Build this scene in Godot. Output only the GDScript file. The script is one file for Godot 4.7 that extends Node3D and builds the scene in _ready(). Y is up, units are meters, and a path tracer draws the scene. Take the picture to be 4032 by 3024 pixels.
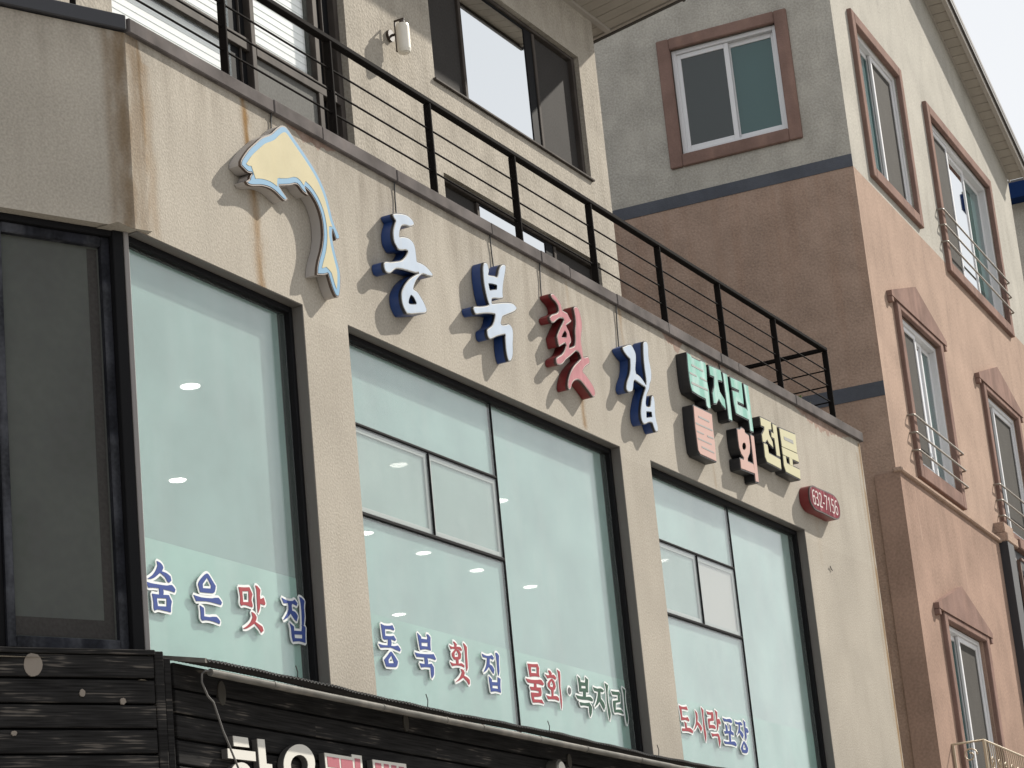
extends Node3D
# A Korean seafood restaurant's upper floors seen from the street, an apartment block beside it. Metres, y up.
# The restaurant's sign wall is the plane z = 0, running along +x.

var M := {}
var taken := {}
var noise_cache := {}

# ---------------------------------------------------------------- nodes
func numbered(n: String) -> String:
	if not taken.has(n):
		taken[n] = 0
		return n
	taken[n] += 1
	return "%s_%03d" % [n, taken[n]]

func thing(called: String, label: String, category: String, at := Vector3.ZERO, turn := 0.0, group := "") -> Node3D:
	var o := Node3D.new()
	o.name = numbered(called)
	add_child(o)
	o.position = at
	o.rotation.y = turn
	tag(o, label, category, group)
	return o

func tag(o: Node3D, label: String, category: String, group := "") -> void:
	o.set_meta("label", label)
	o.set_meta("category", category)
	if group != "":
		o.set_meta("group", group)

func obj(called: String, b, m: Material, parent: Node = null) -> MeshInstance3D:
	var o := MeshInstance3D.new()
	o.mesh = b.done()
	o.material_override = m
	if parent == null:
		o.name = numbered(called)
		add_child(o)
	else:
		o.name = called
		parent.add_child(o, true)
	return o

# ---------------------------------------------------------------- mesh builder
class Mb:
	var v := PackedVector3Array()
	var n := PackedVector3Array()
	var uv := PackedVector2Array()
	func vert(p: Vector3, nn: Vector3) -> void:
		v.push_back(p)
		n.push_back(nn)
		var a := nn.abs()
		if a.z >= a.x and a.z >= a.y:
			uv.push_back(Vector2(p.x, -p.y))
		elif a.x >= a.y:
			uv.push_back(Vector2(p.z, -p.y))
		else:
			uv.push_back(Vector2(p.x, p.z))
	func tri(a: Vector3, b: Vector3, c: Vector3, na: Vector3, nb := Vector3.ZERO, nc := Vector3.ZERO) -> void:
		if nb == Vector3.ZERO:
			nb = na
			nc = na
		if (b - a).cross(c - a).dot(na + nb + nc) > 0.0:
			vert(a, na); vert(c, nc); vert(b, nb)
		else:
			vert(a, na); vert(b, nb); vert(c, nc)
	func quad(a: Vector3, b: Vector3, c: Vector3, d: Vector3, nn: Vector3) -> void:
		tri(a, b, c, nn)
		tri(a, c, d, nn)
	func quad_n(a: Vector3, b: Vector3, c: Vector3, d: Vector3, na: Vector3, nb: Vector3, nc: Vector3, nd: Vector3) -> void:
		tri(a, b, c, na, nb, nc)
		tri(a, c, d, na, nc, nd)
	func corner(lo: Vector3, hi: Vector3, s: Vector3, ins: Vector3) -> Vector3:
		return Vector3(hi.x - ins.x if s.x > 0 else lo.x + ins.x, hi.y - ins.y if s.y > 0 else lo.y + ins.y, hi.z - ins.z if s.z > 0 else lo.z + ins.z)
	# a box with chamfered edges
	func box(lo: Vector3, hi: Vector3, ch := 0.0) -> Mb:
		var c := minf(ch, 0.45 * minf(hi.x - lo.x, minf(hi.y - lo.y, hi.z - lo.z)))
		for ax in 3:
			var u := (ax + 1) % 3
			var w := (ax + 2) % 3
			for s in [-1.0, 1.0]:
				var ins := Vector3(c, c, c)
				ins[ax] = 0.0
				var nn := Vector3.ZERO
				nn[ax] = s
				var q := []
				for k in [[-1, -1], [1, -1], [1, 1], [-1, 1]]:
					var sg := Vector3.ZERO
					sg[ax] = s
					sg[u] = k[0]
					sg[w] = k[1]
					q.append(corner(lo, hi, sg, ins))
				quad(q[0], q[1], q[2], q[3], nn)
			if c > 0.0:
				for su in [-1.0, 1.0]:
					for sw in [-1.0, 1.0]:
						var pts := []
						for s in [-1.0, 1.0]:
							var sg := Vector3.ZERO
							sg[ax] = s
							sg[u] = su
							sg[w] = sw
							var iu := Vector3(c, c, c)
							iu[u] = 0.0
							var iw := Vector3(c, c, c)
							iw[w] = 0.0
							pts.append(corner(lo, hi, sg, iu))
							pts.append(corner(lo, hi, sg, iw))
						var nn := Vector3.ZERO
						nn[u] = su
						nn[w] = sw
						quad(pts[0], pts[1], pts[3], pts[2], nn.normalized())
		if c > 0.0:
			for sx in [-1.0, 1.0]:
				for sy in [-1.0, 1.0]:
					for sz in [-1.0, 1.0]:
						var sg := Vector3(sx, sy, sz)
						tri(corner(lo, hi, sg, Vector3(0, c, c)), corner(lo, hi, sg, Vector3(c, 0, c)), corner(lo, hi, sg, Vector3(c, c, 0)), sg.normalized())
		return self
	# a box of which the eight corners are given: four below, four above, both running round
	func hexa(p: Array) -> Mb:
		var mid := Vector3.ZERO
		for q in p:
			mid += q / 8.0
		for f in [[0, 1, 2, 3], [4, 5, 6, 7], [0, 1, 5, 4], [1, 2, 6, 5], [2, 3, 7, 6], [3, 0, 4, 7]]:
			var a: Vector3 = p[f[0]]
			var b: Vector3 = p[f[1]]
			var c: Vector3 = p[f[2]]
			var d: Vector3 = p[f[3]]
			var nn := (c - a).cross(d - b).normalized()
			if nn.dot((a + b + c + d) / 4.0 - mid) < 0.0:
				nn = -nn
			quad(a, b, c, d, nn)
		return self
	func tube(path: Array, r: float, sides := 10, caps := true) -> Mb:
		var rings := []
		var up := Vector3(0.31, 0.9, 0.17).normalized()
		for i in path.size():
			var p: Vector3 = path[i]
			var before: Vector3 = path[maxi(i - 1, 0)]
			var after: Vector3 = path[mini(i + 1, path.size() - 1)]
			var t := (after - before).normalized()
			var s := t.cross(up).normalized()
			var w := s.cross(t).normalized()
			var ring := []
			for k in sides:
				var a := TAU * k / sides
				var dd := s * cos(a) + w * sin(a)
				ring.append([p + dd * r, dd])
			rings.append(ring)
			if caps and (i == 0 or i == path.size() - 1):
				var nn := -t if i == 0 else t
				for k in sides:
					tri(p, ring[k][0], ring[(k + 1) % sides][0], nn)
		for i in rings.size() - 1:
			for k in sides:
				var j := (k + 1) % sides
				quad_n(rings[i][k][0], rings[i][j][0], rings[i + 1][j][0], rings[i + 1][k][0], rings[i][k][1], rings[i][j][1], rings[i + 1][j][1], rings[i + 1][k][1])
		return self
	# a turned shape about the y axis through c: profile of (radius, height)
	func lathe(c: Vector3, prof: Array, sides := 20) -> Mb:
		for i in prof.size() - 1:
			var a: Vector2 = prof[i]
			var b: Vector2 = prof[i + 1]
			var sl := Vector2(b.y - a.y, a.x - b.x).normalized()
			for k in sides:
				var t0 := TAU * k / sides
				var t1 := TAU * (k + 1) / sides
				var d0 := Vector3(cos(t0), 0, sin(t0))
				var d1 := Vector3(cos(t1), 0, sin(t1))
				var n0 := d0 * sl.x + Vector3(0, sl.y, 0)
				var n1 := d1 * sl.x + Vector3(0, sl.y, 0)
				quad_n(c + d0 * a.x + Vector3(0, a.y, 0), c + d1 * a.x + Vector3(0, a.y, 0), c + d1 * b.x + Vector3(0, b.y, 0), c + d0 * b.x + Vector3(0, b.y, 0), n0, n1, n1, n0)
		return self
	# flat polygon with holes in a plane of constant z
	func cap(outer: PackedVector2Array, holes: Array, z: float, s := 1.0) -> Mb:
		if outer.size() < 3:
			return self
		for k in holes.size():
			var h: PackedVector2Array = holes[k]
			if h.size() < 3 or Geometry2D.intersect_polygons(outer, h).is_empty():
				continue
			var cx := 0.0
			for p in h:
				cx += p.x / h.size()
			var rest := holes.slice(k + 1)
			for half in [PackedVector2Array([Vector2(cx - 90, -90), Vector2(cx, -90), Vector2(cx, 90), Vector2(cx - 90, 90)]), PackedVector2Array([Vector2(cx, -90), Vector2(cx + 90, -90), Vector2(cx + 90, 90), Vector2(cx, 90)])]:
				for piece in Geometry2D.intersect_polygons(outer, half):
					for bit in Geometry2D.clip_polygons(piece, h):
						cap(bit, rest, z, s)
			return self
		var ids := Geometry2D.triangulate_polygon(outer)
		for i in range(0, ids.size(), 3):
			var a := outer[ids[i]]
			var b := outer[ids[i + 1]]
			var c := outer[ids[i + 2]]
			tri(Vector3(a.x, a.y, z), Vector3(b.x, b.y, z), Vector3(c.x, c.y, z), Vector3(0, 0, s))
		return self
	# the side of an extruded loop; inward for a hole
	func side(loop: PackedVector2Array, z0: float, z1: float, hole := false) -> Mb:
		var area := 0.0
		var m := loop.size()
		for i in m:
			area += loop[i].cross(loop[(i + 1) % m])
		var sg := (1.0 if area > 0 else -1.0) * (-1.0 if hole else 1.0)
		var en := []
		for i in m:
			var d := loop[(i + 1) % m] - loop[i]
			en.append(Vector2(d.y, -d.x).normalized() * sg)
		for i in m:
			var j := (i + 1) % m
			var e: Vector2 = en[i]
			var n0 := e
			var n1 := e
			var eb: Vector2 = en[(i + m - 1) % m]
			var ea: Vector2 = en[j]
			if e.dot(eb) > 0.75:
				n0 = (e + eb).normalized()
			if e.dot(ea) > 0.75:
				n1 = (e + ea).normalized()
			var a := loop[i]
			var b := loop[j]
			var na := Vector3(n0.x, n0.y, 0)
			var nb := Vector3(n1.x, n1.y, 0)
			quad_n(Vector3(a.x, a.y, z0), Vector3(b.x, b.y, z0), Vector3(b.x, b.y, z1), Vector3(a.x, a.y, z1), na, nb, nb, na)
		return self
	func prism(outer: PackedVector2Array, holes: Array, z0: float, z1: float, back := false) -> Mb:
		side(outer, z0, z1)
		for h in holes:
			side(h, z0, z1, true)
		cap(outer, holes, z1)
		if back:
			cap(outer, holes, z0, -1.0)
		return self
	# a wall in the plane z with rectangular openings (Rect2s) whose reveals go back by depth
	func wall(r: Rect2, z: float, holes: Array, depth: float, thick: float) -> Mb:
		var xs := [r.position.x, r.end.x]
		var ys := [r.position.y, r.end.y]
		for h in holes:
			for x in [h.position.x, h.end.x]:
				if x > r.position.x and x < r.end.x and not xs.has(x): xs.append(x)
			for y in [h.position.y, h.end.y]:
				if y > r.position.y and y < r.end.y and not ys.has(y): ys.append(y)
		xs.sort()
		ys.sort()
		for i in xs.size() - 1:
			for j in ys.size() - 1:
				var mid := Vector2((xs[i] + xs[i + 1]) / 2, (ys[j] + ys[j + 1]) / 2)
				var open := false
				for h in holes:
					open = open or h.has_point(mid)
				if not open:
					for zz in [[z, 1.0], [z - thick, -1.0]]:
						quad(Vector3(xs[i], ys[j], zz[0]), Vector3(xs[i + 1], ys[j], zz[0]), Vector3(xs[i + 1], ys[j + 1], zz[0]), Vector3(xs[i], ys[j + 1], zz[0]), Vector3(0, 0, zz[1]))
		for h in holes:
			var a: Vector2 = h.position
			var b: Vector2 = h.end
			var zb := z - depth
			if a.x > r.position.x: quad(Vector3(a.x, a.y, z), Vector3(a.x, b.y, z), Vector3(a.x, b.y, zb), Vector3(a.x, a.y, zb), Vector3(1, 0, 0))
			if b.x < r.end.x: quad(Vector3(b.x, a.y, z), Vector3(b.x, b.y, z), Vector3(b.x, b.y, zb), Vector3(b.x, a.y, zb), Vector3(-1, 0, 0))
			if a.y > r.position.y: quad(Vector3(a.x, a.y, z), Vector3(b.x, a.y, z), Vector3(b.x, a.y, zb), Vector3(a.x, a.y, zb), Vector3(0, 1, 0))
			if b.y < r.end.y: quad(Vector3(a.x, b.y, z), Vector3(b.x, b.y, z), Vector3(b.x, b.y, zb), Vector3(a.x, b.y, zb), Vector3(0, -1, 0))
		var p0 := r.position
		var p1 := r.end
		var zt := z - thick
		quad(Vector3(p0.x, p1.y, z), Vector3(p1.x, p1.y, z), Vector3(p1.x, p1.y, zt), Vector3(p0.x, p1.y, zt), Vector3(0, 1, 0))
		quad(Vector3(p0.x, p0.y, z), Vector3(p1.x, p0.y, z), Vector3(p1.x, p0.y, zt), Vector3(p0.x, p0.y, zt), Vector3(0, -1, 0))
		for e in [[p0.x, -1.0], [p1.x, 1.0]]:
			for j in ys.size() - 1:
				var inside := Vector2(e[0] - e[1] * 0.001, (ys[j] + ys[j + 1]) / 2)
				var gap := false
				for h in holes:
					gap = gap or h.has_point(inside)
				if not gap:
					quad(Vector3(e[0], ys[j], z), Vector3(e[0], ys[j + 1], z), Vector3(e[0], ys[j + 1], zt), Vector3(e[0], ys[j], zt), Vector3(e[1], 0, 0))
		return self
	# a rectangular frame of the given widths (left, right, bottom, top) in the x-y plane
	func frame(x0: float, x1: float, y0: float, y1: float, z0: float, z1: float, l: float, r: float, b: float, t: float, ch := 0.004) -> Mb:
		box(Vector3(x0, y0, z0), Vector3(x0 + l, y1, z1), ch)
		box(Vector3(x1 - r, y0, z0), Vector3(x1, y1, z1), ch)
		if b > 0.0: box(Vector3(x0 + l, y0, z0), Vector3(x1 - r, y0 + b, z1), ch)
		if t > 0.0: box(Vector3(x0 + l, y1 - t, z0), Vector3(x1 - r, y1, z1), ch)
		return self
	func done() -> ArrayMesh:
		var a := []
		a.resize(Mesh.ARRAY_MAX)
		a[Mesh.ARRAY_VERTEX] = v
		a[Mesh.ARRAY_NORMAL] = n
		a[Mesh.ARRAY_TEX_UV] = uv
		var m := ArrayMesh.new()
		m.add_surface_from_arrays(Mesh.PRIMITIVE_TRIANGLES, a)
		return m

func bx(x0: float, y0: float, z0: float, x1: float, y1: float, z1: float, ch := 0.004) -> Mb:
	return Mb.new().box(Vector3(x0, y0, z0), Vector3(x1, y1, z1), ch)

# ---------------------------------------------------------------- textures and materials
func lin(r: float, g: float, b: float) -> Color:
	return Color(r, g, b).linear_to_srgb()

func field(w: int, h: int, freq: float, seed_: int, oct := 3, squash := 1) -> PackedByteArray:
	var f := FastNoiseLite.new()
	f.seed = seed_
	f.noise_type = FastNoiseLite.TYPE_SIMPLEX_SMOOTH
	f.frequency = freq
	f.fractal_octaves = oct
	var im: Image
	if squash > 1:      # long streaks down the image
		im = f.get_seamless_image(w, maxi(h / squash, 4))
		im.resize(w, h, Image.INTERPOLATE_CUBIC)
	elif squash < -1:   # long streaks across it
		im = f.get_seamless_image(maxi(w / -squash, 4), h)
		im.resize(w, h, Image.INTERPOLATE_CUBIC)
	else:
		im = f.get_seamless_image(w, h)
	im.convert(Image.FORMAT_L8)
	return im.get_data()

func grain_normal(size: int, freq: float, seed_: int, strength: float) -> ImageTexture:
	var im := Image.create_from_data(size, size, false, Image.FORMAT_L8, field(size, size, freq, seed_, 2))
	im.convert(Image.FORMAT_RGBA8)
	im.bump_map_to_normal_map(strength)
	return ImageTexture.create_from_image(im)

# colour texture: base (linear), share of grain, blotches and vertical streaks
func plaster_tex(base: Color, size: int, seed_: int, grain: float, blotch: float, streak: float, streak_to: Color) -> ImageTexture:
	var g := field(size, size, 0.11, seed_, 2)
	var b := field(size, size, 0.008, seed_ + 1, 4)
	var s := field(size, size, 0.018, seed_ + 2, 4, 14)
	var out := PackedByteArray()
	out.resize(size * size * 3)
	var lut := PackedByteArray()
	lut.resize(1024)
	for i in 1024:
		lut[i] = int(clampf(Color(i / 1023.0, 0, 0).linear_to_srgb().r, 0, 1) * 255.0 + 0.5)
	for i in size * size:
		var k := 1.0 + grain * (g[i] - 128) / 128.0 + blotch * (b[i] - 128) / 128.0
		var t := clampf((s[i] - 120) / 90.0, 0.0, 1.0) * streak
		out[i * 3] = lut[clampi(int(lerpf(base.r, streak_to.r, t) * k * 1023), 0, 1023)]
		out[i * 3 + 1] = lut[clampi(int(lerpf(base.g, streak_to.g, t) * k * 1023), 0, 1023)]
		out[i * 3 + 2] = lut[clampi(int(lerpf(base.b, streak_to.b, t) * k * 1023), 0, 1023)]
	return ImageTexture.create_from_image(Image.create_from_data(size, size, false, Image.FORMAT_RGB8, out))

func plain(called: String, c: Color, rough := 0.6, metal := 0.0, spec := 0.5) -> StandardMaterial3D:
	var m := StandardMaterial3D.new()
	m.resource_name = called
	m.albedo_color = c.linear_to_srgb()
	m.roughness = rough
	m.metallic = metal
	m.metallic_specular = spec
	M[called] = m
	return m

func textured(called: String, tex: Texture2D, metres: float, nrm: Texture2D = null, nscale := 1.0, rough := 0.9) -> StandardMaterial3D:
	var m := plain(called, Color(1, 1, 1), rough, 0.0, 0.12)
	m.albedo_texture = tex
	m.uv1_scale = Vector3(1.0 / metres, 1.0 / metres, 1.0)
	if nrm:
		m.normal_enabled = true
		m.normal_texture = nrm
		m.normal_scale = nscale
	return m

# the sign wall: one sheet of plaster from x = 9.2 to 21.2 and y = 3.4 to 7.4, with the rust and dirt that run down it
const SIGN_W := 2048
const SIGN_H := 720
func sign_wall_tex(base: Color) -> ImageTexture:
	var g := field(SIGN_W, SIGN_H, 0.33, 11, 2)
	var b := field(SIGN_W, SIGN_H, 0.006, 12, 4)
	var s := field(SIGN_W, SIGN_H, 0.022, 13, 4, 9)
	var e := field(SIGN_W, SIGN_H, 0.05, 14, 4, 3)
	var lut := PackedByteArray()
	lut.resize(1024)
	for i in 1024:
		lut[i] = int(clampf(Color(i / 1023.0, 0, 0).linear_to_srgb().r, 0, 1) * 255.0 + 0.5)
	# runs of rust: x of the middle at the top and bottom, half width, top y, bottom y, strength at the top and bottom
	var rust := [
		[10.21, 10.235, 0.06, 7.36, 6.1, 0.6, 0.4], [10.11, 10.115, 0.07, 7.40, 5.9, 0.85, 0.8], [10.03, 10.04, 0.03, 7.38, 6.0, 0.45, 0.3], [10.26, 10.275, 0.022, 7.37, 6.3, 1.0, 0.2], [10.31, 10.33, 0.05, 7.2, 6.15, 0.25, 0.3],
		[11.255, 11.285, 0.03, 7.36, 6.85, 1.0, 0.8], [11.27, 11.31, 0.022, 7.34, 6.7, 0.6, 0.6], [11.29, 11.335, 0.055, 7.0, 6.1, 0.5, 0.75], [15.355, 15.375, 0.035, 6.58, 6.23, 0.55, 0.75],
		[16.165, 16.2, 0.03, 7.31, 6.95, 0.6, 0.1], [15.305, 15.31, 0.025, 7.3, 7.05, 0.35, 0.05], [21.165, 21.17, 0.03, 7.3, 3.5, 0.75, 0.95],
		[21.08, 21.09, 0.02, 7.2, 4.6, 0.3, 0.2], [17.62, 17.65, 0.03, 6.5, 6.23, 0.1, 0.35], [19.78, 19.8, 0.05, 6.6, 5.9, 0.15, 0.05]]
	# patches where the coat has come off under the coping: x0, x1, depth below 7.32
	var bare := [[19.62, 20.95, 0.085], [16.93, 17.3, 0.1], [17.55, 18.2, 0.035], [11.7, 12.25, 0.05]]
	var out := PackedByteArray()
	out.resize(SIGN_W * SIGN_H * 3)
	for i in SIGN_W:
		var x := 9.2 + 12.0 * (i + 0.5) / SIGN_W
		var near := []
		for u in rust:
			if absf(x - 0.5 * (u[0] + u[1])) < 0.05 + 3.2 * u[2]:
				near.append(u)
		for j in SIGN_H:
			var y := 7.4 - 4.0 * (j + 0.5) / SIGN_H
			var q := j * SIGN_W + i
			var wob := (e[q] - 128) / 128.0
			var k := 1.0 + 0.20 * (g[q] - 128) / 128.0 + 0.09 * (b[q] - 128) / 128.0
			var r := base.r
			var gr := base.g
			var bl := base.b
			# dirt washed down from the coping
			var t := clampf((s[q] - 118) / 80.0, 0.0, 1.0) * clampf(0.10 + 0.33 * (y - 6.3), 0.07, 0.36)
			if y > 7.02:
				t += clampf((y - 7.02) * 1.1, 0.0, 0.5) * clampf(0.5 + wob, 0.0, 1.0)
			if y < 6.16:
				t += 0.10
			r = lerpf(r, 0.19, t); gr = lerpf(gr, 0.165, t); bl = lerpf(bl, 0.135, t)
			for u in near:
				if y < u[3] and y > u[4]:
					var f: float = (u[3] - y) / (u[3] - u[4])
					var d: float = absf(x - lerpf(u[0], u[1], f) - 0.012 * wob) / (u[2] * (1.0 + 0.4 * wob))
					if d < 2.2:
						var w: float = exp(-d * d * 1.3) * lerpf(u[5], u[6], f) * clampf((1.0 - f) * 8.0, 0.0, 1.0) * clampf(1.0 + 0.45 * wob, 0.0, 1.0)
						if x < 10.28:
							r = lerpf(r, 0.155, w); gr = lerpf(gr, 0.105, w); bl = lerpf(bl, 0.06, w)
						else:
							r = lerpf(r, 0.20, w); gr = lerpf(gr, 0.115, w); bl = lerpf(bl, 0.042, w)
			if y > 7.2:
				for u in bare:
					if x > u[0] and x < u[1]:
						var h: float = u[2] * sin(PI * (x - u[0]) / (u[1] - u[0])) * (1.0 + 0.7 * wob)
						if 7.315 - y < h:
							r = 0.26 + 0.05 * wob; gr = 0.19 + 0.05 * wob; bl = 0.155 + 0.05 * wob
			out[q * 3] = lut[clampi(int(r * k * 1023), 0, 1023)]
			out[q * 3 + 1] = lut[clampi(int(gr * k * 1023), 0, 1023)]
			out[q * 3 + 2] = lut[clampi(int(bl * k * 1023), 0, 1023)]
	return ImageTexture.create_from_image(Image.create_from_data(SIGN_W, SIGN_H, false, Image.FORMAT_RGB8, out))

# charred boards whose paint has worn through along the grain
func wood_tex(seed_: int, worn: float) -> ImageTexture:
	var size := 512
	var a := field(size, size, 0.13, seed_, 3, -18)
	var b := field(size, size, 0.014, seed_ + 1, 4, -3)
	var c := field(size, size, 0.22, seed_ + 2, 2, -30)
	var out := PackedByteArray()
	out.resize(size * size * 3)
	for i in size * size:
		var w := clampf((a[i] - 128) / 95.0 + (b[i] - 128) / 70.0 + (c[i] - 128) / 120.0 - 0.75 + worn, 0.0, 1.0)
		var k := 1.0 + 0.5 * (c[i] - 128) / 128.0 + 0.3 * (b[i] - 128) / 128.0
		var col := Color(0.021, 0.0202, 0.020).lerp(Color(0.085, 0.075, 0.066), w * w * 0.8)
		out[i * 3] = int(clampf(Color(col.r * k, 0, 0).linear_to_srgb().r, 0, 1) * 255)
		out[i * 3 + 1] = int(clampf(Color(col.g * k, 0, 0).linear_to_srgb().r, 0, 1) * 255)
		out[i * 3 + 2] = int(clampf(Color(col.b * k, 0, 0).linear_to_srgb().r, 0, 1) * 255)
	return ImageTexture.create_from_image(Image.create_from_data(size, size, false, Image.FORMAT_RGB8, out))

func glass(called: String, c: Color, alpha: float, rough := 0.03) -> StandardMaterial3D:
	var m := plain(called, c, rough)
	m.transparency = BaseMaterial3D.TRANSPARENCY_ALPHA
	m.albedo_color.a = alpha
	return m

# translucent sheet stuck behind the glass, a little cloudy and streaked by washing
func film(called: String, c: Color, alpha: float, seed_: int) -> void:
	var m := textured(called, plaster_tex(c, 512, seed_, 0.015, 0.15, 0.5, c.lerp(Color(0.5, 0.58, 0.56), 0.35)), 3.7, null, 1.0, 0.12)
	m.metallic_specular = 0.5
	m.transparency = BaseMaterial3D.TRANSPARENCY_ALPHA
	m.albedo_color.a = alpha

# one non-repeating sheet of painted plaster with runs of dirt or lime: [x at top, x at bottom, half width, top y, bottom y, strength at top, at bottom, colour]
func wall_sheet(called: String, base: Color, x0: float, top: float, wide: float, high: float, seed_: int, blotch: float, runs: Array, nrm: Texture2D) -> void:
	var w := int(wide * 100.0)
	var h := int(high * 100.0)
	var g := field(w, h, 0.33, seed_, 2)
	var b := field(w, h, 0.012, seed_ + 1, 4)
	var s := field(w, h, 0.03, seed_ + 2, 4, 6)
	var e := field(w, h, 0.07, seed_ + 3, 3, 2)
	var out := PackedByteArray()
	out.resize(w * h * 3)
	for i in w:
		var x := x0 + wide * (i + 0.5) / w
		for j in h:
			var y := top - high * (j + 0.5) / h
			var q := j * w + i
			var wob := (e[q] - 128) / 128.0
			var c := base * (1.0 + 0.20 * (g[q] - 128) / 128.0 + blotch * (b[q] - 128) / 128.0 - 0.07 * clampf((s[q] - 140) / 60.0, 0.0, 1.0))
			for u in runs:
				if y < u[3] and y > u[4]:
					var f: float = (u[3] - y) / (u[3] - u[4])
					var d: float = absf(x - lerpf(u[0], u[1], f) - 0.015 * wob) / (0.65 * u[2] * (1.0 + 0.5 * wob))
					if d < 2.0:
						c = c.lerp(u[7], exp(-d * d * 1.5) * 0.6 * lerpf(u[5], u[6], f) * clampf((1.0 - f) * 5.0, 0.0, 1.0) * clampf(0.8 + 0.7 * wob, 0.0, 1.0))
			var o := c.linear_to_srgb()
			out[q * 3] = int(clampf(o.r, 0, 1) * 255)
			out[q * 3 + 1] = int(clampf(o.g, 0, 1) * 255)
			out[q * 3 + 2] = int(clampf(o.b, 0, 1) * 255)
	var m := textured(called, ImageTexture.create_from_image(Image.create_from_data(w, h, false, Image.FORMAT_RGB8, out)), 1.0)
	m.uv1_scale = Vector3(1.0 / wide, 1.0 / high, 1.0)
	m.uv1_offset = Vector3(-x0 / wide, top / high, 0.0)

func make_materials() -> void:
	var fine := grain_normal(1024, 0.09, 71, 5.0)
	var wallbase := Color(0.36, 0.328, 0.281)
	var m := textured("sign_wall", sign_wall_tex(wallbase), 1.0, null, 1.0)
	m.uv1_scale = Vector3(1.0 / 12.0, 1.0 / 4.0, 1.0)
	m.uv1_offset = Vector3(-9.2 / 12.0, 7.4 / 4.0, 0.0)
	var wide := Image.create_from_data(SIGN_W, SIGN_H, false, Image.FORMAT_L8, field(SIGN_W, SIGN_H, 0.36, 15, 2))
	wide.convert(Image.FORMAT_RGBA8)
	wide.bump_map_to_normal_map(4.0)
	m.normal_enabled = true
	m.normal_texture = ImageTexture.create_from_image(wide)
	m.normal_scale = 0.09
	textured("upper_plaster", plaster_tex(wallbase, 1024, 21, 0.2, 0.12, 0.2, Color(0.21, 0.185, 0.15)), 3.0, fine, 0.18)
	textured("cream_plaster", plaster_tex(Color(0.372, 0.353, 0.314), 1024, 31, 0.18, 0.14, 0.22, Color(0.3, 0.28, 0.24)), 3.2, fine, 0.22)
	textured("orange_plaster", plaster_tex(Color(0.335, 0.243, 0.192), 1024, 41, 0.18, 0.14, 0.25, Color(0.27, 0.165, 0.115)), 3.2, fine, 0.22)
	var grime := Color(0.16, 0.125, 0.10)
	var lime := Color(0.47, 0.35, 0.28)
	wall_sheet("orange_front", Color(0.335, 0.243, 0.192), 0.0, 10.22, 7.8, 3.02, 301, 0.13, [[0.70, 0.72, 0.03, 9.05, 7.9, 0.3, 0.1, grime], [2.66, 2.64, 0.03, 9.05, 8.2, 0.35, 0.1, grime], [4.16, 4.17, 0.03, 9.05, 8.0, 0.3, 0.1, grime], [3.5, 3.52, 0.05, 10.1, 9.2, 0.3, 0.05, grime], [5.2, 5.22, 0.12, 10.1, 9.7, 0.25, 0.05, grime], [0.9, 0.9, 0.04, 7.32, 7.2, 0.5, 0.3, grime], [1.9, 1.9, 0.2, 7.3, 7.2, 0.4, 0.3, grime], [0.02, 0.02, 0.03, 10.2, 7.2, 0.3, 0.3, lime], [3.1, 3.12, 0.06, 9.8, 8.4, 0.2, 0.1, lime]], fine)
	wall_sheet("orange_lower", Color(0.29, 0.20, 0.157), -0.03, 7.2, 3.86, 3.4, 311, 0.16, [[0.45, 0.47, 0.03, 7.15, 6.55, 0.2, 0.6, lime], [0.7, 0.72, 0.02, 7.1, 6.75, 0.1, 0.5, lime], [2.05, 2.1, 0.022, 6.98, 6.3, 0.55, 0.6, lime], [2.75, 2.8, 0.02, 7.05, 6.5, 0.3, 0.4, lime], [3.1, 3.12, 0.03, 6.4, 5.4, 0.35, 0.2, lime], [1.3, 1.32, 0.09, 7.2, 6.4, 0.35, 0.05, grime], [2.45, 2.45, 0.12, 7.2, 6.6, 0.3, 0.05, grime], [3.5, 3.52, 0.1, 7.2, 5.9, 0.4, 0.1, grime], [0.5, 0.52, 0.04, 5.97, 4.9, 0.35, 0.1, grime], [2.64, 2.64, 0.04, 5.97, 4.9, 0.4, 0.1, grime]], fine)
	wall_sheet("cream_front", Color(0.372, 0.353, 0.314), 0.0, 15.2, 7.8, 4.98, 321, 0.10, [[0.66, 0.67, 0.03, 10.32, 10.22, 0.4, 0.4, grime], [2.45, 2.46, 0.03, 10.32, 10.22, 0.4, 0.4, grime], [2.9, 2.95, 0.08, 13.6, 11.0, 0.12, 0.1, grime], [3.3, 3.3, 0.05, 11.4, 10.3, 0.15, 0.2, grime], [1.5, 1.55, 0.06, 13.6, 12.2, 0.1, 0.15, grime], [6.7, 6.7, 0.05, 12.4, 11.0, 0.15, 0.1, grime]], fine)
	textured("band_paint", plaster_tex(Color(0.088, 0.094, 0.11), 256, 51, 0.06, 0.15, 0.2, Color(0.1, 0.11, 0.14)), 2.0, fine, 0.15)
	textured("brown_moulding", plaster_tex(Color(0.195, 0.127, 0.107), 512, 55, 0.06, 0.22, 0.3, Color(0.3, 0.19, 0.15)), 2.0, fine, 0.15)
	textured("coping_metal", plaster_tex(Color(0.118, 0.106, 0.103), 512, 61, 0.04, 0.35, 0.3, Color(0.14, 0.12, 0.112)), 1.6, null, 1.0, 0.9)
	plain("dark_coping", Color(0.02, 0.02, 0.025), 0.5)
	textured("frame_metal", plaster_tex(Color(0.058, 0.050, 0.045), 256, 63, 0.04, 0.35, 0.4, Color(0.12, 0.102, 0.088)), 1.2, null, 1.0, 0.5)
	plain("black_frame", Color(0.011, 0.011, 0.012), 0.6, 0.0, 0.15)
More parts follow.
